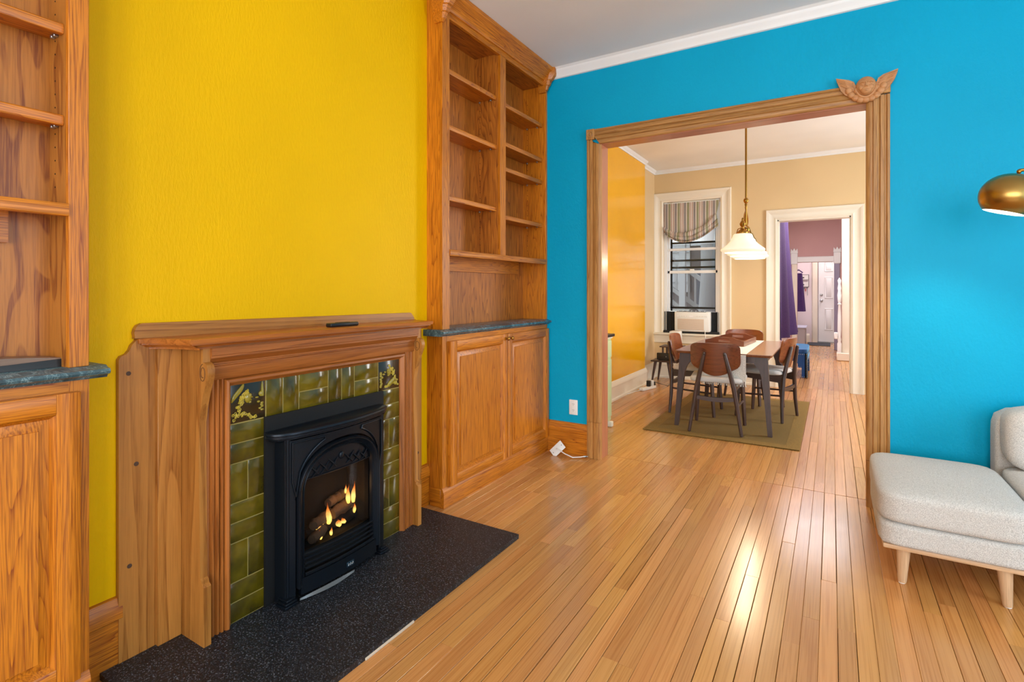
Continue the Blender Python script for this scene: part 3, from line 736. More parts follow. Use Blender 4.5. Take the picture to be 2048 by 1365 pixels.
def relief(y0, flip):
    z0 = TZ1-V; q = .0011
    f = (lambda a: y0+U*(1-a)) if flip else (lambda a: y0+U*a)
    t0 = MB().box(-1.897, -1.886, y0+q, y0+U-q, z0+q, z0+V-q, .002, 2).build('portrait_tile', M['reliefbg'], ts)
    X = -1.886
    P3 = lambda a, b, x=0: (X+x, f(a), z0+V*b)
    h = MB(); R_ = random.Random(5 if flip else 3)
    S = U
    # face in profile
    h.ball(P3(.50, .60, .001), .007, .088*S, .125*S, 12, 8); h.ball(P3(.545, .66, .002), .006, .055*S, .06*S)
    h.ball(P3(.60, .615, .002), .005, .028*S, .018*S); h.ball(P3(.575, .56, .002), .005, .022*S, .012*S); h.ball(P3(.575, .535, .002), .005, .02*S, .011*S); h.ball(P3(.55, .49, .002), .005, .04*S, .03*S)
    h.build('face', M['relief2'], t0)
    c = MB()
    def curl(a, b, r, turns=1.6, th=.0011, rot=0):
        pts = []
        for i in range(16):
            an = rot+2*PI*turns*i/15; rr = r*(1-.7*i/15)
            pts.append(P3(a+rr*math.cos(an), b+rr*math.sin(an), .003+.001*math.sin(i)))
        c.tube(pts, th, 5)
    for i in range(16):
        t_ = i/15
        curl(.50-.24*t_+R_.uniform(-.03, .03), .80-.02*t_*t_+R_.uniform(-.05, .05)-.22*t_, R_.uniform(.028, .05), rot=R_.uniform(0, 6))
    for i in range(14):
        t_ = i/13; curl(.36-.20*t_+R_.uniform(-.06, .06), .58-.36*t_+R_.uniform(-.03, .03), R_.uniform(.03, .05), rot=R_.uniform(0, 6))
    for i in range(16):
        t_ = i/15; curl(.12+.58*t_+R_.uniform(-.02, .02), .11+.16*math.sin(PI*min(1, t_*1.2))*.9+R_.uniform(-.06, .04), R_.uniform(.03, .05), rot=R_.uniform(0, 6))
    tag(c.build('curled_hair_and_collar', M['relief'], t0), kind='stuff')
    b = MB()
    if not flip:       # wing above the hair, hand with a torch in front
        for i in range(7):
            a0 = .06+.035*i; b.ball(P3(a0+.06, .66+.035*i, .001), .005, .045*S, .13*S, 8, 6, Matrix.Rotation(-.45 if not flip else .45, 3, 'X'))
        b.build('wing', M['relief2'], t0); b = MB()
        b.tube([P3(.88, .60, .003), P3(.885, .72, .004), P3(.89, .86, .002), P3(.89, .97, .001)], [.007, .006, .004, .0015], 6)
        b.ball(P3(.86, .66, .002), .006, .07*S, .075*S); b.ball(P3(.74, .58, .002), .005, .05*S, .025*S)
        for i in range(6): b.ball(P3(.84+R_.uniform(-.05, .05), .46-.045*i, .001), .005, .045*S, .03*S)
    else:
        for i in range(10): b.ball(P3(.86+R_.uniform(-.06, .05), .60-.05*i, .001), .005, .05*S, .045*S)
        b.ball(P3(.70, .62, .002), .006, .035*S, .03*S); b.ball(P3(.76, .55, .002), .006, .06*S, .035*S)
        for i in range(5): b.ball(P3(.30+.05*i, .30-.03*i, .001), .006, .05*S, .10*S)
    tag(b.build('torch_and_flowers' if not flip else 'flowers', M['relief2'], t0), kind='stuff')
relief(TY0, False); relief(TY1-U, True)

# ------------------------------------------------------------------ gas stove insert
st = thing('gas_stove', 'black cast-iron gas fireplace insert with arched window and burning logs', 'stove', (-1.80, 1.545, HZ))
SC = 1.545
PX = -1.884
m = MB()
for a in ((1.246, 1.31, HZ, .757), (1.79, 1.875, HZ, .757), (1.31, 1.79, .64, .757)): m.box(PX, PX+.010, a[0], a[1], a[2], a[3])
m.build('backplate', M['plate'], st)
def bow(y, b=.030): return b*max(0, 1-((y-SC)/.262)**2)
FX = -1.800
def fx(y, d=0): return FX+bow(y)+d
ys = [1.287+.516*i/24 for i in range(25)]
# body shell: sides, top, floor, back
m = MB()
m.box(PX+.009, FX-.004, 1.287, 1.297, HZ, .668); m.box(PX+.009, FX-.004, 1.793, 1.803, HZ, .668)
m.build('side_panel', M['iron'], st)
for s in (-1, 1):     # rounded corner columns
    yc = SC+s*.248
    MB().prism([(FX-.014+.012*math.cos(a), yc+s*-.0+.012*s*math.sin(a)) for a in [PI*.0+PI*.5*i/6 for i in range(7)]]+[(PX+.02, yc+.012*s), (PX+.02, yc-.012*s), (FX-.002, yc-.012*s)], 'z', HZ+.03, .668).build('corner_column', M['iron'], st)
    f = MB()
    for z0, z1, r in ((HZ, HZ+.012, .030), (HZ+.012, HZ+.022, .026), (HZ+.022, HZ+.032, .019)):
        f.box(FX-.045, FX+.004+r*.5, yc-r, yc+r, z0, z1, .004, 2)
    f.build('foot', M['iron'], st)
# curved top ledge
def top_ring(z, o):
    L = [(PX+.0105, 1.240-o), (PX+.030, 1.236-o), (FX-.016, 1.250-o), (FX+.004+o, 1.276-o)]
    yy = [1.276+.538*i/16 for i in range(1, 16)]
    L += [(fx(y, .012)+o+.004*math.sin(PI*(y-1.276)/.538), y) for y in yy]
    L += [(FX+.004+o, 1.814+o), (FX-.016, 1.840+o), (PX+.030, 1.854+o), (PX+.0105, 1.850+o)]
    return [(x, y, z) for x, y in L]
MB().loops([top_ring(.660, -.022), top_ring(.668, -.012), top_ring(.671, -.012), top_ring(.675, -.004), top_ring(.684, -.004), top_ring(.687, 0), top_ring(.695, 0), top_ring(.699, -.004)]).build('top_ledge', M['iron'], st, smooth=50)
# front face around the arch
AZ, AH = .425, .205    # springline, rise
def arch(y, hw, rise): return AZ+rise*max(0, 1-abs((y-SC)/hw)**2.3)**(1/2.3)
def ribbon(ya, yb, zf0, zf1, d0, d1, n=28):
    b = MB(); r = []
    for i in range(n+1):
        y = ya+(yb-ya)*i/n; x0, x1 = fx(y, d0), fx(y, d1)
        r.append([(x0, y, zf0(y)), (x1, y, zf0(y)), (x1, y, zf1(y)), (x0, y, zf1(y))])
    return b.loops(r)
HW = .222
fb = MB()
ribbon(1.300, 1.790, lambda y: max(arch(y, HW, AH), AZ) if abs(y-SC) < HW else AZ, lambda y: .661, -.016, -.004, 48).build('arch_spandrel', M['iron'], st, smooth=60)
for s in (-1, 1):
    a, b = sorted((SC+s*.222, SC+s*.246)); ribbon(a, b, lambda y: HZ+.02, lambda y: AZ, -.016, -.004, 2).build('face_stile', M['iron'], st)
    # sunk triangular corner ornament
    t3_ = MB(); pts = []
    for i in range(9):
        y = SC+s*(.222-.125*i/8); pts.append((fx(y, .000), y, arch(y, HW, AH)+.016+.001*i))
    pts += [(fx(SC+s*.10, .000), SC+s*.10, .652), (fx(SC+s*.236), SC+s*.236, .652), (fx(SC+s*.236), SC+s*.236, .50)]
    t3_.tube(pts+[pts[0]], .0035, 6); t3_.build('corner_ornament', M['iron'], st)
# arch band: swept rounded bar
band = [(SC-HW+.006, HZ+.055)]+[(SC-HW+.006, HZ+.055+(AZ-HZ-.055)*i/6) for i in range(1, 6)]
N_ = 40
for i in range(N_+1):
    a = PI-PI*i/N_; c_, s_ = math.cos(a), math.sin(a)
    band.append((SC+(HW-.006)*math.copysign(abs(c_)**(2/2.3), c_), AZ+(AH-.008)*abs(s_)**(2/2.3)))
band += [(2*SC-y, z) for y, z in reversed(band[:6])]
def offs(path, o):
    out = []
    for i, (y, z) in enumerate(path):
        a, b = path[max(0, i-1)], path[min(len(path)-1, i+1)]
        dy, dz = b[0]-a[0], b[1]-a[1]; L = math.hypot(dy, dz) or 1
        out.append((y+dz/L*o, z-dy/L*o))
    return out
prof = [(0, -.02), (0, .004), (.003, .010), (.006, .006), (.010, .006), (.014, .002), (.028, -.010), (.031, -.006), (.034, -.012), (.034, -.03)]
lines = [(offs(band, o), x) for o, x in prof]
rings = []
for i in range(len(band)):
    rings.append([(fx(l[i][0], x), l[i][0], l[i][1]) for l, x in lines])
MB().loops(rings).build('arch_band', M['iron'], st, smooth=50)
IW = HW-.036; IR = AH-.038
ribbon(SC-IW, SC+IW, lambda y: min(.492, arch(y, IW+.006, IR)), lambda y: arch(y, IW+.006, IR)+.004, -.034, -.022, 36).build('tympanum', M['iron'], st, smooth=60)
lf = MB()
for k_ in range(-3, 4):
    y = SC+k_*.042; z = .53-.004*abs(k_)*1.3
    if k_ == 0: lf.ball((fx(y, -.020), y, .545), .006, .014, .016); continue
    s = 1 if k_ > 0 else -1
    lf.tube([(fx(y, -.020), y-s*.022, z+.018), (fx(y, -.016), y, z-.004), (fx(y, -.020), y+s*.026, z+.022)], [.002, .007, .0015], 6)
    lf.tube([(fx(y, -.021), y-s*.018, z-.022), (fx(y, -.018), y+s*.004, z-.008), (fx(y, -.021), y+s*.022, z-.026)], [.0015, .005, .0015], 6)
lf.build('leaf_relief', M['iron'], st)
MB().tube([(fx(SC-IW+(2*IW)*i/20, -.022), SC-IW+2*IW*i/20, .491) for i in range(21)], .004, 6).build('tympanum_rail', M['iron'], st)
MB().sheet(lambda u, v: (fx(SC-IW+2*IW*u, -.033), SC-IW+2*IW*u, .196+.296*v), 20, 1).build('glass', M['smoked'], st)
MB().tube([(fx(SC-IW-.002+(2*IW)*i/20, -.010), SC-IW-.002+2*IW*i/20, .196) for i in range(21)], .005, 6).build('glass_rail', M['iron'], st)
for k_, z in enumerate((.178, .158, .140, .118)):
    MB().tube([(fx(SC-IW+.004+(2*IW-.008)*i/20, -.012+.002*k_), SC-IW+.004+(2*IW-.008)*i/20, z) for i in range(21)], .0048 if k_ < 3 else .007, 6).build('louver_bar', M['iron'], st)
ribbon(SC-IW-.012, SC+IW+.012, lambda y: .108, lambda y: .190, -.060, -.050, 10).build('louver_back', M['plate'], st)
dw = ribbon(SC-IW-.014, SC+IW+.014, lambda y: HZ+.024, lambda y: .109, -.020, -.002, 20).build('drawer_front', M['iron'], st)
lp = MB(); lp.box(fx(SC+.03)-.003, fx(SC+.03)+.003, SC+.012, SC+.050, .064, .084, .001); lp.build('maker_badge', plain('badge_enamel', (40, 62, 78), .3, .5), dw)
lw = MB()
for i in range(3):
    y = SC+.020+.011*i; lw.tube([(fx(y)+.0036, y-.004, .070), (fx(y)+.0036, y, .079), (fx(y)+.0036, y+.004, .069)], .0009, 4)
lw.build('badge_script', M['steel'], dw)
MB().sheet(lambda u, v: (fx(1.34+.26*u, -.004)+.016*math.sin(PI*u)*v, 1.34+.26*u, HZ+.0045+.008*(1-v)), 20, 2, .003).build('ash_lip', plain('dull_steel', (120, 128, 134), .5, .6), st)
# firebox
m = MB()
m.box(-2.003, -1.995, 1.33, 1.76, HZ+.05, .60); m.box(-1.995, -1.85, 1.33, 1.338, HZ+.05, .60); m.box(-1.995, -1.85, 1.752, 1.76, HZ+.05, .60)
m.box(-1.995, -1.85, 1.338, 1.752, HZ+.05, .165); m.box(-1.995, -1.85, 1.338, 1.752, .59, .60)
m.build('firebox', M['firebrick'], st)
FO = Vector((-.018, .075, -.032))
def logmesh(p0, p1, r, mat, seed):
    R_ = random.Random(seed); p0, p1 = Vector(p0)+FO, Vector(p1)+FO; pts = []; rs = []
    for i in range(9):
        t_ = i/8; pts.append(p0.lerp(p1, t_)+Vector((R_.uniform(-1, 1), 0, R_.uniform(-1, 1)))*r*.15); rs.append(r*R_.uniform(.85, 1.12)*(.9 if i in (0, 8) else 1))
    MB().tube(pts, rs, 10).build('log', M[mat], st)
logmesh((-1.93, 1.40, .222), (-1.93, 1.70, .226), .030, 'log2', 1)
logmesh((-1.895, 1.42, .262), (-1.95, 1.56, .262), .024, 'log', 2)
logmesh((-1.90, 1.53, .272), (-1.93, 1.66, .280), .026, 'log', 3)
logmesh((-1.93, 1.53, .318), (-1.955, 1.64, .322), .022, 'log', 4)
logmesh((-1.94, 1.66, .24), (-1.96, 1.71, .32), .022, 'log', 5)
logmesh((-1.88, 1.40, .215), (-1.885, 1.47, .235), .020, 'log', 6)
def flame_at(y, x, z, h, r, seed):
    R_ = random.Random(seed); pts = []; rs = []; x += FO.x; y += FO.y; z += FO.z; h *= .72
    for i in range(9):
        t_ = i/8; pts.append((x+R_.uniform(-1, 1)*r*.12, y+math.sin(t_*4+seed)*r*.25, z+h*t_)); rs.append(r*max(.03, (math.sin(PI*min(1, t_*.82+.18)))**1.2*(1-t_*.75)))
    MB().tube(pts, rs, 8).build('flame', M['flame'], st)
for a in ((1.505, -1.90, .24, .135, .017, 1), (1.47, -1.91, .245, .055, .020, 2), (1.455, -1.90, .243, .035, .022, 9), (1.610, -1.888, .300, .12, .014, 3), (1.640, -1.886, .295, .135, .014, 4), (1.66, -1.905, .235, .065, .010, 5),
          (1.55, -1.888, .215, .045, .018, 6), (1.575, -1.886, .218, .04, .016, 7), (1.44, -1.872, .205, .06, .011, 8), (1.50, -1.872, .20, .05, .009, 10), (1.63, -1.93, .33, .06, .007, 11)): flame_at(*a)
fl = bpy.data.lights.new('fire_glow', 'POINT'); fl.energy = .3; fl.color = (1, .5, .18); fl.shadow_soft_size = .04
fo = bpy.data.objects.new('fire_glow', fl); COL.objects.link(fo); fo.location = (-1.88, 1.63, .33)

# ================================================================== front room: small things and seating
def soft(m, x0, x1, y0, y1, z0, z1, p=7, n=10, puff=0.0, fn=None):
    b = bmesh.new(); bmesh.ops.create_cube(b, size=2); bmesh.ops.subdivide_edges(b, edges=b.edges[:], cuts=n, use_grid_fill=True)
    for v in b.verts:
        c = v.co; q = (abs(c.x)**p+abs(c.y)**p+abs(c.z)**p)**(1/p); c = c/q
        z = c.z
        if puff and z > 0: z = z+puff*(1-c.x**2)*(1-c.y**2)*z
        v.co = Vector(((x0+x1)/2+c.x*(x1-x0)/2, (y0+y1)/2+c.y*(y1-y0)/2, (z0+z1)/2+z*(z1-z0)/2))
        if fn: v.co = Vector(fn(v.co))
    m._merge(b); return m

# carved cherub on the doorway corner
ch = thing('cherub_carving', 'carved wooden winged cherub head on the doorway corner', 'carving', (.168, YB-.034, 2.40))
CY = YB-.036
cx, cz = .166, 2.418
wd = wood('carving_wood', (198, 142, 92), (168, 112, 66), 'x', 5, .1, 6, .5, .2)
h = MB()
h.ball((cx, CY, cz), .050, .040, .056, 20, 14); h.ball((cx, CY-.028, cz-.026), .030, .020, .026, 12, 8)
h.ball((cx-.020, CY-.030, cz-.014), .018, .012, .016); h.ball((cx+.020, CY-.030, cz-.014), .018, .012, .016)
h.tube([(cx, CY-.038, cz+.014), (cx, CY-.045, cz-.002), (cx, CY-.050, cz-.014)], [.004, .006, .008], 8)
for s in (-1, 1):
    h.tube([(cx+s*.034, CY-.028, cz+.012), (cx+s*.020, CY-.038, cz+.018), (cx+s*.007, CY-.040, cz+.013)], .0035, 6)
    h.ball((cx+s*.019, CY-.034, cz+.006), .008, .005, .0045)
    h.ball((cx+s*.049, CY-.008, cz-.018), .009, .010, .016)
h.tube([(cx-.014, CY-.045, cz-.029), (cx, CY-.048, cz-.027), (cx+.014, CY-.045, cz-.029)], [.002, .0035, .002], 6)
h.tube([(cx-.010, CY-.044, cz-.034), (cx, CY-.047, cz-.036), (cx+.010, CY-.044, cz-.034)], [.002, .0035, .002], 6)
h.build('head', wd, ch)
for s in (-1, 1):
    tip = (.020, 2.492) if s < 0 else (.316, 2.488)
    ol = [(cx+s*.040, cz-.055), (cx+s*.047, cz+.006), (cx+s*.058, cz+.036), (cx+s*.082, cz+.052), tip, (tip[0]-s*.004, tip[1]-.020), (tip[0]-s*.016, tip[1]-.054), (cx+s*.122, cz-.004), (cx+s*.100, cz-.034), (cx+s*.070, cz-.050)]
    wg = MB().prism(ol, 'y', CY-.004, CY+.012).build('wing', wd, ch)
    for i in range(6):
        t_ = (i+.5)/6
        a = (cx+s*(.050+.02*t_), cz-.03+.066*t_); b = (tip[0]-s*.026*(1-t_), tip[1]-.05*(1-t_)-.004)
        MB().tube([(a[0], CY-.004, a[1]), ((a[0]+b[0])/2, CY-.007, (a[1]+b[1])/2+.006), (b[0], CY-.004, b[1])], [.005, .0055, .002], 6).build('feather', wd, wg)
for i in range(9):
    a = math.radians(200+140*i/8)
    X, Z = cx+.088*math.cos(a), cz+.022+.098*math.sin(a)
    MB().ball((X, CY-.004, Z), .022, .014, .019, 12, 7, Matrix.Rotation(-(a-PI*1.5), 3, 'Y')).build('collar_lobe', wd, ch)
MB().tube([(cx+.052*math.cos(math.radians(205+130*i/12)), CY-.012, cz+.012+.076*math.sin(math.radians(205+130*i/12))) for i in range(13)], .007, 6).build('collar_roll', wd, ch)

# wall outlet
ot = thing('wall_outlet', 'white duplex electrical outlet low on the blue wall', 'outlet', (-1.681, YB, .358))
box(-1.716, -1.646, YB-.006, YB-.0003, .301, .415, .003, 2).build('plate', M['whitepl'], ot)
for z in (.335, .381):
    r = MB().prism([(-1.681+a, z+b) for a, b in arc(0, 0, .017, .0145, 0, 330, 11)], 'y', YB-.008, YB-.005).build('receptacle', M['whitepl'], ot)
    for x in (-1.687, -1.675): box(x-.001, x+.001, YB-.0086, YB-.0078, z-.002, z+.007).build('slot', M['dark'], r)
    MB().tube([(-1.681, YB-.0086, z-.008), (-1.681, YB-.0078, z-.008)], .002, 8).build('slot', M['dark'], r)
# loose coax plate
cp_ = thing('coax_wall_plate', 'loose white coax wall plate leaning by the oak baseboard', 'wall plate', (-1.80, YB-.05, 0))
mtx = Matrix.Translation((-1.775, YB-.085, .047)) @ Matrix.Rotation(math.radians(-24), 4, 'X') @ Matrix.Rotation(math.radians(40), 4, 'Y')
b_ = MB().box(-.035, .035, -.003, .003, -.057, .057, .003, 2); b_.bm.transform(mtx); b_.build('plate', M['whitepl'], cp_)
b_ = MB(); b_.tube([(0, -.004, 0), (0, -.016, 0)], .005, 8); b_.bm.transform(mtx); b_.build('connector', M['steel'], cp_)
for z in (-.042, .042):
    b_ = MB(); b_.tube([(0, -.0028, z), (0, -.0042, z)], .003, 8); b_.bm.transform(mtx); b_.build('screw_hole', M['dark'], cp_)
p0 = mtx @ Vector((0, -.016, 0))
cb = thing('coax_cable', 'short white coax cable from the loose plate to the doorway trim', 'cable', (-1.62, YB-.1, 0))
MB().tube([p0, p0+Vector((.03, -.012, -.005)), (-1.70, YB-.11, .028), (-1.64, YB-.105, .010), (-1.595, YB-.075, .012), (-1.572, YB-.062, .016)], .0038, 8).build('cord', M['whitepl'], cb)
MB().lathe([(.006, 0), (.008, .004), (.008, .022), (.005, .026), (.005, .034)], (-1.574, YB-.064, .016), 8, Matrix.Rotation(PI/2, 3, 'Y') @ Matrix.Rotation(-.6, 3, 'X')).build('connector', M['steel'], cb)

# ottoman
of = thing('ottoman', 'oatmeal fabric ottoman on tapered wooden legs in front of the sofa', 'ottoman', (.42, 3.08, 0))
m = MB(); soft(m, .172, .672, 2.735, 3.425, .165, .266, 14, 8); m.build('base', M['boucle'], of, smooth=80)
m = MB(); soft(m, .166, .678, 2.728, 3.432, .258, .396, 8, 12, .22); m.build('cushion', M['boucle'], of, smooth=80)
MB().box(.186, .66, 2.752, 3.41, .148, .168, .006, 2).build('base_rail', M['ashwx'], of)
for x, y, sx, sy in ((.262, 2.80, -1, -1), (.585, 2.80, 1, -1), (.262, 3.36, -1, 1), (.585, 3.36, 1, 1)):
    MB().tube([(x, y, .150), (x+sx*.006, y+sy*.012, .012), (x+sx*.007, y+sy*.013, .003)], [.026, .0165, .015], 16).build('leg', M['ashwz'], of)
    MB().tube([(x+sx*.007, y+sy*.013, .0045), (x+sx*.007, y+sy*.013, .001)], .013, 12).build('foot_pad', M['whitepl'], of)
# sofa
sf = thing('sofa', 'oatmeal fabric sofa against the blue wall, cut off by the frame', 'sofa', (1.45, 3.2, 0))
m = MB(); soft(m, .688, 2.25, 2.80, 3.44, .165, .27, 14, 8); m.build('base', M['boucle'], sf, smooth=80)
for a, b in ((.688, 1.46), (1.465, 2.25)):
    m = MB(); soft(m, a, b, 2.79, 3.44, .262, .41, 8, 10, .2); m.build('seat_cushion', M['boucle'], sf, smooth=80)
m = MB(); soft(m, .690, 2.25, 3.44, 3.60, .17, .675, 9, 10); m.build('back_frame', M['boucle'], sf, smooth=80)
for a, b in ((.70, 1.46), (1.47, 2.24)):
    m = MB(); soft(m, a, b, 3.27, 3.475, .395, .70, 5, 10, 0, lambda c: (c.x, c.y+(c.z-.40)*.12, c.z)); m.build('back_cushion', M['boucle'], sf, smooth=80)
MB().box(.70, 2.24, 2.82, 3.58, .148, .168, .006, 2).build('base_rail', M['ashwx'], sf)
for x, y in ((.78, 2.86), (2.16, 2.86), (.78, 3.52), (2.16, 3.52)):
    MB().tube([(x, y, .150), (x, y-.01, .003)], [.026, .015], 16).build('leg', M['ashwz'], sf)
# arched brass floor lamp: shade, arm, pole and base
lm = thing('floor_lamp', 'brass dome floor lamp lit beside the blue wall', 'lamp', (1.32, 2.55, 0))
LC = Vector((.658, 3.08, 1.648)); tilt = Matrix.Rotation(math.radians(17), 3, Vector((.203, .979, 0)))
pr = [(.004, .108)]+[(.107*math.sin(math.radians(a)), .010+.098*math.cos(math.radians(a))) for a in range(8, 137, 8)]
sd = MB().lathe(pr+[(r-.0015 if r > .01 else r*.5, z-.0008) for r, z in reversed(pr)], LC, 40, tilt, False).build('lamp_shade', M['brass'], lm, smooth=50)
MB().lathe([(r-.003, z-.0015) for r, z in reversed(pr[1:])], LC, 40, tilt, False).build('shade_lining', M['whitepl'], lm, smooth=50)
MB().lathe([(.002, .06), (.014, .06), (.016, .03), (.030, .0), (.034, -.015), (.026, -.030), (.004, -.038)], LC, 20, tilt).build('bulb', M['bulb'], lm)
top = LC+tilt @ Vector((0, 0, .108))
MB().ball(top+Vector((0, 0, .010)), .009, .009, .010, 10, 6).build('swivel', M['abrass'], lm)
MB().tube([top+Vector((.0, 0, .014)), top+Vector((.030, -.005, .015)), top+Vector((.034, -.005, .015)), (1.05, 2.95, 1.79), (1.25, 2.72, 1.77), (1.32, 2.58, 1.68), (1.32, 2.55, 1.5), (1.32, 2.55, .03)], [.007, .007, .004, .0045, .006, .008, .009, .010], 10).build('arm_and_pole', M['abrass'], lm)
MB().lathe([(.14, 0), (.14, .018), (.12, .026), (.02, .032), (.01, .05)], (1.32, 2.55, .0005), 32).build('lamp_base', M['abrass'], lm)
ld = bpy.data.lights.new('floor_lamp_light', 'SPOT'); ld.energy = 14; ld.color = (1, .88, .70); ld.spot_size = math.radians(135); ld.spot_blend = .6; ld.shadow_soft_size = .05
lo_ = bpy.data.objects.new('floor_lamp_light', ld); COL.objects.link(lo_); lo_.location = LC+tilt @ Vector((0, 0, -.060)); lo_.rotation_euler = tilt.to_euler()

# ================================================================== dining room
tag(MB().box(-1.45, -.215, 4.64, 6.70, .001, .008, .002).build('rug', M['rug']), 'olive woven rug under the dining table', 'rug')
rug = bpy.data.objects['rug']
m = MB()
for a in ((-1.45, -.215, 4.64, 4.74), (-1.45, -.215, 6.60, 6.70), (-1.45, -1.35, 4.74, 6.60), (-.315, -.215, 4.74, 6.60)): m.box(*a, .0075, .0092)
m.build('border', M['rugb'], rug, world=False)
RZ = .0096
def leg_prism(t, bx, by, sx, sy, top, mat, name='leg'):
    # square tapered leg with a curved bracket at its head, splaying outwards
    for_w = [(0, .036), (.25, .042), (.55, .050), (.74, .058), (.82, .072), (.88, .098), (.93, .125), (1.0, .135)]
    m = MB(); rings = []
    for t_, wd_ in for_w:
        z = RZ+(top-RZ)*t_; ox = bx-sx*.040*t_; oy = by-sy*.040*t_
        d = .034 if t_ < .5 else .040
        x0, x1 = ox, ox-sx*wd_
        y0, y1 = oy, oy-sy*d
        rings.append([(x0, y0, z), (x1, y0, z), (x1, y1, z), (x0, y1, z)])
    m.loops(rings); return m.build(name, M[mat], t, smooth=35)
tbx0, tbx1, tby0, tby1, tbz = -1.228, -.428, 4.885, 6.31, .700
tb_ = thing('dining_table', 'walnut dining table with splayed grey-brown legs on the olive rug', 'table', (-.83, 5.6, RZ))
def rrect(x0, x1, y0, y1, r, n=5):
    P_ = []
    for cx_, cy_, a0 in ((x1-r, y1-r, 0), (x0+r, y1-r, 90), (x0+r, y0+r, 180), (x1-r, y0+r, 270)): P_ += arc(cx_, cy_, r, r, a0, a0+90, n)
    return P_
rr = rrect(tbx0, tbx1, tby0, tby1, .03)
MB().loops([[(x*.985-.0125, (y-5.6)*.985+5.6, tbz-.022) for x, y in rr], [(x, y, tbz-.006) for x, y in rr], [(x, y, tbz) for x, y in rr]]).build('tabletop', M['tabletop'], tb_, smooth=30)
for x, y, sx, sy in ((tbx0-.012, tby0+.03, -1, -1), (tbx1+.0, tby0+.03, 1, -1), (tbx0-.012, tby1-.03, -1, 1), (tbx1+.0, tby1-.03, 1, 1)): leg_prism(tb_, x, y, sx, sy, tbz-.022, 'dkwoodz')
for y in (tby0+.075, tby1-.10): box(tbx0+.10, tbx1-.10, y, y+.022, tbz-.082, tbz-.022).build('apron', M['dkwoodx'], tb_)
for x in (tbx0+.06, tbx1-.08): box(x, x+.022, tby0+.12, tby1-.12, tbz-.082, tbz-.022).build('apron', M['dkwoody'], tb_)

def make_chair(label):
    t = thing('dining_chair', label, 'chair', (0, 0, 0), 0, 'dining chairs around the table')
    L = dict(world=False)
    m = MB(); rings = []
    def outline(k, z, dome=0):
        pts = rrect(-.225, .225, -.205, .235, .075, 6)
        return [(x*k*(1+.06*(y/.235)), y*k+.015*(1-k), z) for x, y in pts]
    m.loops([outline(.93, .435), outline(.985, .440), outline(1.0, .452), outline(.985, .466), outline(.92, .477), outline(.70, .482), outline(.3, .484)])
    m.build('seat', M['seatf'], t, smooth=60, **L)
    def bk(u, v):
        a = 2*u-1; e = max(0, 1-v/.42); w_ = .203*(1-.36*e**2.2)
        if v > .86: w_ *= 1-.10*((v-.86)/.14)**2
        x = a*w_; z = .497+.285*v+(1-v)**3*.045*a*a-(v**6)*.012*abs(a)**6
        return (x, -.218-.050*v+.040*a*a, z)
    m = MB(); m.sheet(bk, 18, 12, .012); m.build('backrest', M['walnutx'], t, smooth=50, **L)
    for s in (-1, 1):
        lg = MB().tube([(s*.212, -.222, 0), (s*.185, -.212, .18), (s*.150, -.214, .40), (s*.118, -.232, .54), (s*.083, -.262, .69), (s*.079, -.264, .705)], [.0135, .017, .0195, .018, .0145, .010], 10).build('leg', M['dkwoodz'], t, **L)
        MB().ball((s*.083, -.274, .685), .006, .004, .006, 8, 5).build('bolt_cap', M['black'], lg, **L)
        MB().tube([(s*.210, .205, 0), (s*.200, .19, .2), (s*.190, .175, .425)], [.0155, .019, .021], 4).build('leg', M['dkwoodz'], t, **L)
        MB().loops([[(s*.150-.010, -.215, .36), (s*.150+.010, -.215, .36), (s*.150+.010, -.215, .43), (s*.150-.010, -.215, .43)], [(s*.188-.010, .185, .392), (s*.188+.010, .185, .392), (s*.188+.010, .185, .434), (s*.188-.010, .185, .434)]]).build('side_rail', M['dkwoody'], t, **L)
        MB().tube([(s*.176, -.208, .245), (s*.198, .19, .225)], .009, 8).build('stretcher', M['dkwoody'], t, **L)
    MB().loops([[(x, -.222+.01*(1-(x/.165)**2)*0, .275+.018*(x/.165)**2), (x, -.200, .275+.018*(x/.165)**2), (x, -.200, .312+.010*(x/.165)**2), (x, -.222, .312+.010*(x/.165)**2)] for x in [-.165+.33*i/10 for i in range(11)]]).build('cross_rail', M['dkwoodx'], t, smooth=40, **L)
    MB().box(-.185, .185, .172, .192, .392, .434).build('front_rail', M['dkwoodx'], t, **L)
    return t
ch0 = make_chair('walnut dining chair with its back to the living room, nearest the doorway')
ch0.location = (-.878, 5.005, RZ+.002); ch0.rotation_euler.z = math.radians(4)
for lab, loc, rz in (('walnut dining chair on the window side of the table', (-1.185, 5.60, RZ+.002), -90), ('walnut dining chair on the open side of table by the blue stool', (-.560, 5.745, RZ+.002), 76), ('walnut dining chair at the far end of the table', (-.868, 6.37, RZ+.002), 180)):
    c = copy_tree(ch0, None, lab); c.location = loc; c.rotation_euler.z = math.radians(rz)

# macrame runner with fringe
rn = thing('table_runner', 'white macrame table runner with fringed end over the table edge', 'table runner', (-.83, 5.6, tbz))
RX0, RX1 = -.995, -.628
def drape(u, v):
    L_ = v*1.66
    if L_ < .235: y, z = tby0-.0045, tbz-.235+L_+.0
    else: y, z = tby0-.004+(L_-.235), tbz+.0018
    return (RX0+(RX1-RX0)*u, min(y, tby1-.02), min(z, tbz+.0018))
m = MB(); m.sheet(drape, 10, 60, .0022); m.build('cloth', M['macrame'], rn, smooth=40)
for i in range(26):
    x = RX0+.005+(RX1-RX0-.01)*i/25
    MB().tube([(x, tby0-.004, tbz-.232), (x+RND.uniform(-.003, .003), tby0-.006, tbz-.255), (x+RND.uniform(-.006, .006), tby0-.006, tbz-.280)], [.004, .0035, .004], 5).build('tassel', M['macrame'], rn)

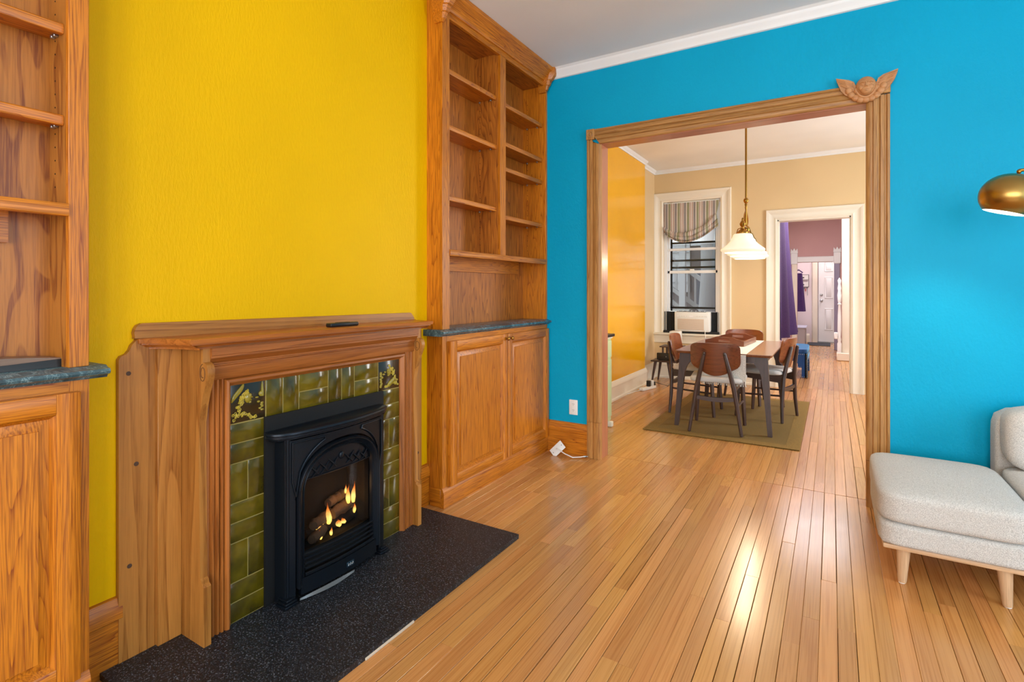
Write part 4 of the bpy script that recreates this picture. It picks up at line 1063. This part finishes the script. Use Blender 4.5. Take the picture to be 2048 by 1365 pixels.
# tray
ty = thing('serving_tray', 'wooden serving tray with arched ends on the dining table', 'tray', (-.885, 5.80, tbz+.0042), math.radians(-4))
Lc = dict(world=False)
box(-.175, .175, -.29, .29, 0, .012, .002).build('base', M['walnutx'], ty, **Lc)
for s in (-1, 1):
    box(s*.175-.006, s*.175+.006, -.29, .29, 0, .05, .002).build('side', M['walnuty'], ty, **Lc)
    e = MB(); y0 = s*.29
    ol = [(-.181, 0), (.181, 0), (.181, .05), (.12, .066), (.075, .082), (-.075, .082), (-.12, .066), (-.181, .05)]
    hole = [(-.055, .038), (.055, .038), (.055, .062), (-.055, .062)]
    e.prism([(-.181, 0), (.181, 0), (.181, .038), (-.181, .038)], 'y', y0-.006, y0+.006)
    e.prism([(-.181, .038), (-.055, .038), (-.055, .082), (-.075, .082), (-.12, .066), (-.181, .05)], 'y', y0-.006, y0+.006)
    e.prism([(.181, .038), (.181, .05), (.12, .066), (.075, .082), (.055, .082), (.055, .038)], 'y', y0-.006, y0+.006)
    e.prism([(-.055, .062), (.055, .062), (.055, .082), (-.055, .082)], 'y', y0-.006, y0+.006)
    bmesh.ops.remove_doubles(e.bm, verts=e.bm.verts[:], dist=1e-5)
    e.build('arched_end', M['walnutx'], ty, recalc=True, **Lc)

# pendant light over the table
pd = thing('pendant_light', 'brass pendant with three lit white glass shades over the table', 'pendant light', (-.707, 5.5, CZ))
MB().lathe([(.065, 0), (.065, -.012), (.04, -.028), (.012, -.034)], (-.707, 5.5, CZ), 24).build('ceiling_rose', M['abrass'], pd)
MB().tube([(-.707, 5.5, CZ-.03), (-.707, 5.5, 1.84)], .0095, 10).build('rod', M['abrass'], pd)
MB().lathe([(.010, .03), (.020, .022), (.024, .005), (.018, -.012), (.009, -.022), (.013, -.03), (.009, -.05), (.012, -.062), (.009, -.07)], (-.707, 5.5, 2.105), 16).build('rod_knob', M['abrass'], pd)
SH = [(-.670, 5.0), (-.703, 5.5), (-.736, 6.0)]
MB().tube([(SH[0][0], SH[0][1], 1.815), (-.690, 5.25, 1.835), (-.703, 5.5, 1.845), (-.72, 5.75, 1.835), (SH[2][0], SH[2][1], 1.815)], .011, 10).build('cross_arm', M['abrass'], pd)
for s in (-1, 1):
    MB().tube([(-.707+s*.003*i/16*0, 5.5+s*(.02+.10*math.sin(PI*i/16)), 1.845+.17*i/16) for i in range(17)], .006, 8).build('scroll_arm', M['abrass'], pd)
MB().lathe([(.004, -.06), (.02, -.045), (.032, -.02), (.03, .005), (.016, .02)], (-.703, 5.5, 1.845), 16).build('hub', M['abrass'], pd)
for x, y in SH:
    gp = [(.040, .168), (.070, .164), (.078, .155), (.086, .132), (.100, .104), (.126, .074), (.158, .048), (.178, .032), (.181, .022), (.172, .012), (.150, .004), (.146, .000)]
    gi = [(r-.004, z) for r, z in reversed(gp)]
    sh_ = MB().lathe(gp+gi[1:], (x, y, 1.578), 36, None, False).build('glass_shade', M['opal'], pd, smooth=50)
    MB().lathe([(.030, .16), (.045, .196), (.048, .215), (.03, .235), (.012, .25), (.012, .262), (.022, .275), (.026, .292), (.016, .31), (.008, .32), (.009, .335), (.003, .345)], (x, y, 1.541), 16).build('fitter', M['abrass'], pd)
    for k_ in range(3):
        a = 2*PI*k_/3+.4
        MB().tube([(x+.012*math.cos(a), y+.012*math.sin(a), 1.80), (x+.055*math.cos(a), y+.055*math.sin(a), 1.79), (x+.072*math.cos(a), y+.072*math.sin(a), 1.745)], .004, 6).build('shade_hook', M['abrass'], pd)
    l_ = bpy.data.lights.new('pendant_bulb_light', 'POINT'); l_.energy = 9; l_.color = (1, .82, .60); l_.shadow_soft_size = .05
    q = bpy.data.objects.new('pendant_bulb_light', l_); COL.objects.link(q); q.location = (x, y, 1.56)

# roman shade in the window
rs_ = thing('roman_shade', 'striped roman shade gathered in swags in the dining window', 'shade', ((WL+WR)/2, YD+.005, 2.47))
def shade(u, v):
    x = WL+.012+(WR-WL-.024)*u
    zf = 2.14-.10*math.sin(PI*u**.75)+.15*u**3
    zb = 2.06-.16*math.sin(PI*u**.85)+.06*u**2
    if v < .5:
        t_ = v/.5; z = 2.475+(zf-2.475)*t_; y = YD-.006-.02*math.sin(PI*t_)*.3
        x += (-.02*t_*(u**4)*2)
    else:
        t_ = (v-.5)/.5; z = zf+(zb-zf)*t_+.022*math.sin(t_*PI*5)*(1-t_); y = YD-.010-.05*abs(math.sin(t_*PI*2.5))*(.5+.5*math.sin(PI*min(1, u*1.15+.05)))-.012*math.sin(u*15+t_*7)
        x += (-.04*(u**4))+.03*t_*(u**6)
    return (x, y, z)
m = MB(); m.sheet(shade, 40, 48, 0, (0, .003, 0)); m.build('cloth', M['stripes'], rs_, smooth=60)
box(WL+.008, WR-.008, YD-.004, YD+.018, 2.46, 2.485).build('head_rail', M['whitepl'], rs_)

# window air conditioner
ac = thing('air_conditioner', 'white window air conditioner between black side panels', 'air conditioner', (-1.65, YD-.02, WB))
AX0, AX1 = -1.888, -1.415
MB().box(AX0, AX1, YD-.085, YD+.12, WB+.03, .952, .018, 3).build('case', M['whitepl'], ac)
gr = MB().box(AX0+.045, AX1-.075, YD-.0905, YD-.084, WB+.055, .852, .004).build('front_grille', M['grille'], ac)
for i in range(9):
    z = WB+.068+i*.0155; MB().box(AX0+.055, AX1-.085, YD-.0925, YD-.0898, z, z+.008, .001).build('slat', M['grille'], gr)
cpn = MB().box(AX0+.03, AX1-.03, YD-.0895, YD-.084, .872, .905, .002).build('control_panel', M['whitepl'], ac)
MB().box((AX0+AX1)/2-.03, (AX0+AX1)/2+.02, YD-.0905, YD-.0892, .880, .898).build('display', plain('pale_display', (250, 250, 252), .2), cpn)
for i in range(10):
    x = AX0+.07+.034*i
    if abs(x-(AX0+AX1)/2) > .04: MB().tube([(x, YD-.0905, .888), (x, YD-.089, .888)], .004, 8).build('button', M['grille'], cpn)
tv = MB().box(AX0+.03, AX1-.05, YD-.082, YD-.012, .9485, .9535).build('air_outlet', M['black'], ac)
for i in range(7):
    x = AX0+.05+.058*i; MB().box(x, x+.005, YD-.080, YD-.014, .950, .962).build('vane', M['whitepl'], tv)
for a, b in ((WL+.012, AX0+.004), (AX1-.004, WR-.03)):
    m = MB(); n_ = 10; pts = []
    for i in range(n_+1): pts.append((a+(b-a)*i/n_, YD+.012+(.012 if i % 2 else 0)))
    pts += [(b, YD+.05), (a, YD+.05)]
    m.prism(pts, 'z', WB+.02, .945); m.build('accordion_panel', M['blackrub'], ac, smooth=0)
box(WL+.004, WR-.02, YD-.035, YD+.06, WB+.0005, WB+.032, .004).build('sill_bracket', M['blackrub'], ac)
MB().tube([(AX1-.06, YD-.088, WB+.05), (AX1-.058, YD-.098, WB+.01), (AX1-.05, YD-.075, WB-.10), (AX1-.06, YD-.06, .3), (AX1-.10, YD-.06, .03)], .005, 8).build('power_cord', M['whitepl'], ac)

# stepped side table with boxes
sb_ = thing('stepped_side_table', 'dark two-tier wooden side table under the dining window', 'side table', (-1.90, 7.2, 0))
MB().box(-2.085, -1.70, 7.02, 7.36, .288, .308, .004).build('lower_top', M['dkwoodx'], sb_)
MB().box(-1.99, -1.70, 7.10, 7.36, .478, .495, .004).build('upper_top', M['dkwoodx'], sb_)
for x, y in ((-1.95, 7.13), (-1.89, 7.13), (-1.95, 7.33), (-1.74, 7.33)): MB().tube([(x, y, .306), (x, y, .480)], .012, 8).build('post', M['dkwoodz'], sb_)
for x, y, sx, sy in ((-2.03, 7.06, -1, -1), (-1.86, 7.06, 1, -1), (-2.03, 7.32, -1, 1), (-1.78, 7.32, 1, 1)):
    MB().tube([(x, y, .289), (x+sx*.045, y+sy*.02, .001)], [.021, .011], 10).build('leg', M['dkwoodz'], sb_)
bx_ = thing('printer_box', 'black box-shaped device on the lower tier of the side table', 'device', (-1.87, 7.15, .3085))
MB().box(-2.01, -1.76, 7.045, 7.095, .318, .408, .006, 2).build('front', M['black'], bx_)
MB().box(-2.005, -1.765, 7.095, 7.11, .3085, .40, .004).build('body', M['black'], bx_)
MB().box(-1.99, -1.78, 7.05, 7.09, .3086, .319).build('base', M['blackrub'], bx_)
MB().tube([(-1.885, 7.0455, .362), (-1.885, 7.0435, .362)], .006, 12).build('button', M['steel'], bx_)
wb_ = thing('air_purifier', 'tall white box on the upper tier of the side table', 'purifier', (-1.79, 7.22, .4955))
MB().box(-1.87, -1.735, 7.15, 7.29, .4956, .695, .008, 2).build('case', M['whitepl'], wb_)
MB().box(-1.855, -1.75, 7.165, 7.275, .694, .699, .002).build('top_vent', M['grille'], wb_)

# power strip with plugs and its cord
ps = thing('power_strip', 'white power strip with plugs beside the cream baseboard', 'power strip', (-1.98, 6.55, 0), math.radians(-14))
MB().box(-.03, .03, -.16, .16, .001, .035, .006, 2).build('body', M['whitepl'], ps, world=False)
for y, hgt, mt_ in ((.02, .075, 'black'), (.09, .07, 'whitepl'), (.13, .05, 'black')): MB().box(-.022, .022, y-.022, y+.022, .034, .034+hgt, .006, 2).build('plug', M[mt_], ps, world=False)
MB().tube([(0, -.155, .012), (-.02, -.26, .006), (.01, -.45, .006), (-.04, -.62, .006), (.0, -.9, .006), (.03, -1.15, .006), (-.10, -1.5, .006), (-.11, -1.55, .006)], .004, 6).build('cord', M['whitepl'], ps, world=False)
MB().tube([(0, .13, .08), (.05, .22, .05), (.08, .36, .006), (.02, .50, .006)], .003, 6).build('cord', M['black'], ps, world=False)

# green cabinet by the doorway
gc = thing('green_cabinet', 'pale green cabinet with dark top just inside the dining room', 'cabinet', (-1.9, 4.3, 0))
box(-2.085, -1.735, 3.84, 4.605, .06, .815).build('body', M['green'], gc)
box(-2.085, -1.76, 3.86, 4.59, .0005, .06).build('toe_kick', M['cream'], gc)
MB().box(-2.088, -1.705, 3.82, 4.63, .825, .85, .004).build('top', M['black'], gc)
MB().box(-2.085, -1.722, 3.83, 4.617, .808, .826, .004).build('top_moulding', M['cream'], gc)
for a, b in ((3.86, 4.215), (4.23, 4.59)):
    MB().box(-1.7352, -1.722, a, b, .64, .79, .003).build('drawer', M['green'], gc)
    dd = MB().box(-1.7352, -1.722, a, b, .10, .62, .003).build('door', M['green'], gc)
    MB().box(-1.7225, -1.716, a+.05, b-.05, .15, .57, .004).build('panel', M['green'], dd)
MB().box(-2.0, -1.71, 4.56, 4.612, .0006, .05, .01, 2).build('foot', M['cream'], gc)

# ================================================================== back room
cu = thing('curtain', 'long purple curtain hanging in the back room doorway', 'curtain', (-.6, 8.9, .58))
def curt(u, v):
    y = 8.0+1.8*u; z = 2.36-.07*u*0-(2.36-.56)*v
    return (-.64+.175*(v**1.3)*u+(.034+.014*v)*math.sin(u*17+v*1.6), y, z)
m = MB(); m.sheet(curt, 60, 14, .004); m.build('cloth', M['purple'], cu, smooth=70)
MB().tube([(-.64, 7.86, 2.37), (-.64, 9.95, 2.37)], .012, 10).build('rod', M['steel'], cu)
for i in range(8):
    y = 8.03+.245*i; MB().tube([(-.64+.022*math.cos(a), y, 2.352+.022*math.sin(a)) for a in [2*PI*j/10 for j in range(11)]], .004, 5).build('grommet', M['steel'], cu)
for y in (7.95, 9.9): MB().tube([(-.829, y, 2.37), (-.64, y, 2.37)], .008, 8).build('rod_bracket', M['steel'], cu)
co = thing('coat', 'dark purple coat hanging just inside the far entry', 'coat', (-.6, 13.2, .6))
def coat(u, v):
    a = u*2*PI; r = .05+.07*v+.012*math.sin(a*6)
    return (-.62+r*math.cos(a), 13.22+1.1*r*math.sin(a), 1.62-.84*v)
m = MB(); m.sheet(coat, 36, 10); m.build('cloth', M['purple'], co, smooth=70)
MB().tube([(-.76, 13.22, 1.66), (-.62, 13.22, 1.69), (-.55, 13.22, 1.63)], .012, 8).build('collar', M['purple'], co)
MB().tube([(-1.15, 13.22, 1.70), (-.62, 13.22, 1.70)], .008, 8).build('peg', M['steel'], co)

bs = thing('footstool', 'blue velvet footstool with silver nailheads and stepped legs', 'footstool', (-.575, 8.98, 0))
BX0, BX1, BY0, BY1 = -.74, -.30, 8.555, 9.41
m = MB(); soft(m, BX0-.004, BX1+.004, BY0-.004, BY1+.004, .335, .415, 8, 8, .25); m.build('cushion', M['velvet'], bs, smooth=80)
stp = lambda a, b: [(a, .0015), (a+.07, .0015), (a+.07, .14), (a+.12, .14), (a+.12, .20), (a+.16, .20), (a+.16, .235), (b-.16, .235), (b-.16, .20), (b-.12, .20), (b-.12, .14), (b-.07, .14), (b-.07, .0015), (b, .0015), (b, .345), (a, .345)]
for y0 in (BY0, BY1-.03): MB().prism(stp(BX0, BX1), 'y', y0, y0+.03).build('end_panel', M['velvet'], bs, smooth=0)
for x0 in (BX0, BX1-.03): MB().prism(stp(BY0, BY1), 'x', x0, x0+.03).build('side_panel', M['velvet'], bs, smooth=0)
def nails(path, plane, c, d=.022):
    m = MB()
    for (a, b), (e, f) in zip(path, path[1:]):
        n_ = max(1, int(math.hypot(e-a, f-b)/d))
        for i in range(n_):
            p, q = a+(e-a)*i/n_, b+(f-b)*i/n_
            m.ball((p, c, q) if plane == 'y' else (c, p, q), .006, .006, .006, 6, 4)
    return m
ins = lambda P_: [(x+(.012 if x < sum(q[0] for q in P_)/len(P_) else -.012), z+.012 if z < .3 else z-.012) for x, z in P_]
for pth, pl, c in ((ins(stp(BX0, BX1)), 'y', BY0-.001), (ins(stp(BY0, BY1)), 'x', BX1+.001)):
    tag(nails(pth+[pth[0]], pl, c).build('nailhead_trim', M['steel'], bs), kind='stuff')

hp_ = thing('storage_bench', 'small grey bench with pale lid in the far entry', 'bench', (-.64, 13.95, 0))
MB().box(-.80, -.52, 13.6, 14.3, .001, .385, .004).build('box', plain('grey_bench_paint', (176, 166, 166), .5), hp_)
MB().box(-.82, -.50, 13.58, 14.32, .385, .415, .006).build('lid', plain('lilac_lid', (206, 208, 232), .4), hp_)
mr = thing('mail_rack', 'black wire mail rack with two white bins and key hooks', 'mail rack', (-.6, 14.48, 1.3))
for z in (1.50, 1.33):
    MB().box(-.73, -.48, 14.42, 14.497, z, z+.11, .003).build('bin', M['whitepl'], mr)
    MB().box(-.64, -.57, 14.415, 14.422, z+.035, z+.06).build('label_holder', M['black'], mr)
MB().tube([(-.735, 14.415, 1.62), (-.475, 14.415, 1.62), (-.475, 14.415, 1.32), (-.735, 14.415, 1.32), (-.735, 14.415, 1.62)], .006, 6).build('frame', M['black'], mr)
for i in range(4):
    x = -.70+.065*i; MB().tube([(x, 14.44, 1.32), (x, 14.42, 1.27), (x, 14.40, 1.285)], .005, 6).build('hook', M['black'], mr)
ky = thing('keys', 'red-tagged keys hanging under the mail rack', 'keys', (-.52, 14.41, 1.2))
MB().tube([(-.54, 14.40, 1.285), (-.54, 14.405, 1.22)], .008, 6).build('tag', plain('red_tag', (196, 70, 60), .5), ky)
MB().tube([(-.505, 14.40, 1.285), (-.50, 14.405, 1.12)], .007, 6).build('key', M['steel'], ky)
tag(MB().box(-.49, -.03, 13.62, 14.38, .001, .012, .003).build('door_mat', M['mat']), 'dark grey mat in front of the white back door', 'mat')
nw = thing('stair_newel', 'white turned newel post with stair panel on the right', 'newel post', (.22, 11.1, 0))
MB().box(.07, .399, 10.94, 11.25, .0015, .14, .01).build('plinth', M['cream'], nw)
MB().box(.150, .399, 11.04, 11.22, .14, 2.94, .004).build('stair_panel', M['cream'], nw)
MB().lathe([(.034, .14), (.034, .30), (.022, .33), (.030, .37), (.020, .42), (.030, .55), (.026, .80), (.018, .98), (.030, 1.0), (.018, 1.02), (.026, 1.06), (.032, 1.16), (.022, 1.24), (.03, 1.28), (.018, 1.36), (.028, 1.42), (.002, 1.47)], (.112, 10.99, 0), 16).build('turned_post', M['white'], nw)
MB().box(.03, .09, 10.96, 11.02, .38, .50, .01).build('latch_block', M['white'], nw)

# ================================================================== outside the dining window
struct(box(-9, -.96, 7.74, 20, -.9, -.8).build('ground_yard', M['grey'], smooth=0), 'grey yard outside the window')
nb = thing('neighbour_house', 'grey-brown brick house wall seen through the window', 'house', (-3.2, 13.0, -.8))
box(-6.5, -1.32, 13.0, 13.3, -.8, 6.5).build('wall', M['brickx'], nb)
wn = MB().prism([(-2.62+a, b) for a, b in [(-.14, .9), (.14, .9), (.14, 1.6)]+arc(0, 1.6, .14, .18, 0, 180, 8)[1:]], 'y', 12.95, 13.0).build('arched_window', M['grey2'], nb)
for i in range(18):
    z = 1.2+.24*i; MB().prism([(12.99, z), (12.93, z), (12.97, z+.25), (12.99, z+.25)], 'x', -3.6, -2.9).build('siding_board', M['grey'], nb)
for i in range(12):
    z = 2.3+.24*i; MB().prism([(12.99, z), (12.93, z), (12.97, z+.25), (12.99, z+.25)], 'x', -2.88, -1.2).build('siding_board', M['grey'], nb)
so = thing('outdoor_stairs', 'grey wooden outdoor stairs with railings seen through the window', 'stairs', (-2.5, 11.3, -.8))
def beam(a, b, r): return MB().loops([[(a[0], a[1]-r, a[2]-r), (a[0], a[1]+r, a[2]-r), (a[0], a[1]+r, a[2]+r), (a[0], a[1]-r, a[2]+r)], [(b[0], b[1]-r, b[2]-r), (b[0], b[1]+r, b[2]-r), (b[0], b[1]+r, b[2]+r), (b[0], b[1]-r, b[2]+r)]])
for dz in (0, .28, .9): beam((-3.3, 11.3, 1.3+dz), (-1.4, 11.3, -.1+dz), .05).build('stringer' if dz < .5 else 'handrail', M['grey'], so)
for i in range(14):
    x = -3.2+.13*i; z = 1.3-(x+3.3)*.737; MB().box(x-.02, x+.02, 11.28, 11.32, z+.28, z+.9).build('baluster', M['grey'], so)
for x in (-3.05, -2.62): MB().box(x-.06, x+.06, 11.0, 11.12, -.8, 4.2).build('post', M['grey'], so)
for z in (2.35, 2.95): MB().box(-3.8, -1.3, 10.95, 11.05, z, z+.16).build('deck_beam', M['grey'], so)
MB().box(-3.4, -2.45, 10.9, 11.2, .72, .86).build('lower_landing', plain('pale_landing', (196, 190, 176), .8), so)
tr_ = thing('tree', 'grey tree trunk standing outside the dining window', 'tree', (-1.95, 10.2, -.8))
MB().tube([(-2.0, 10.2, -.8), (-1.99, 10.2, .4), (-1.93, 10.2, 1.6), (-1.96, 10.2, 3.2), (-2.0, 10.2, 5.0)], [.21, .17, .155, .14, .12], 14).build('trunk', M['bark'], tr_)
MB().tube([(-1.94, 10.2, 1.5), (-1.78, 10.15, 2.2), (-1.62, 10.1, 3.4)], [.10, .08, .05], 10).build('branch', M['bark'], tr_)
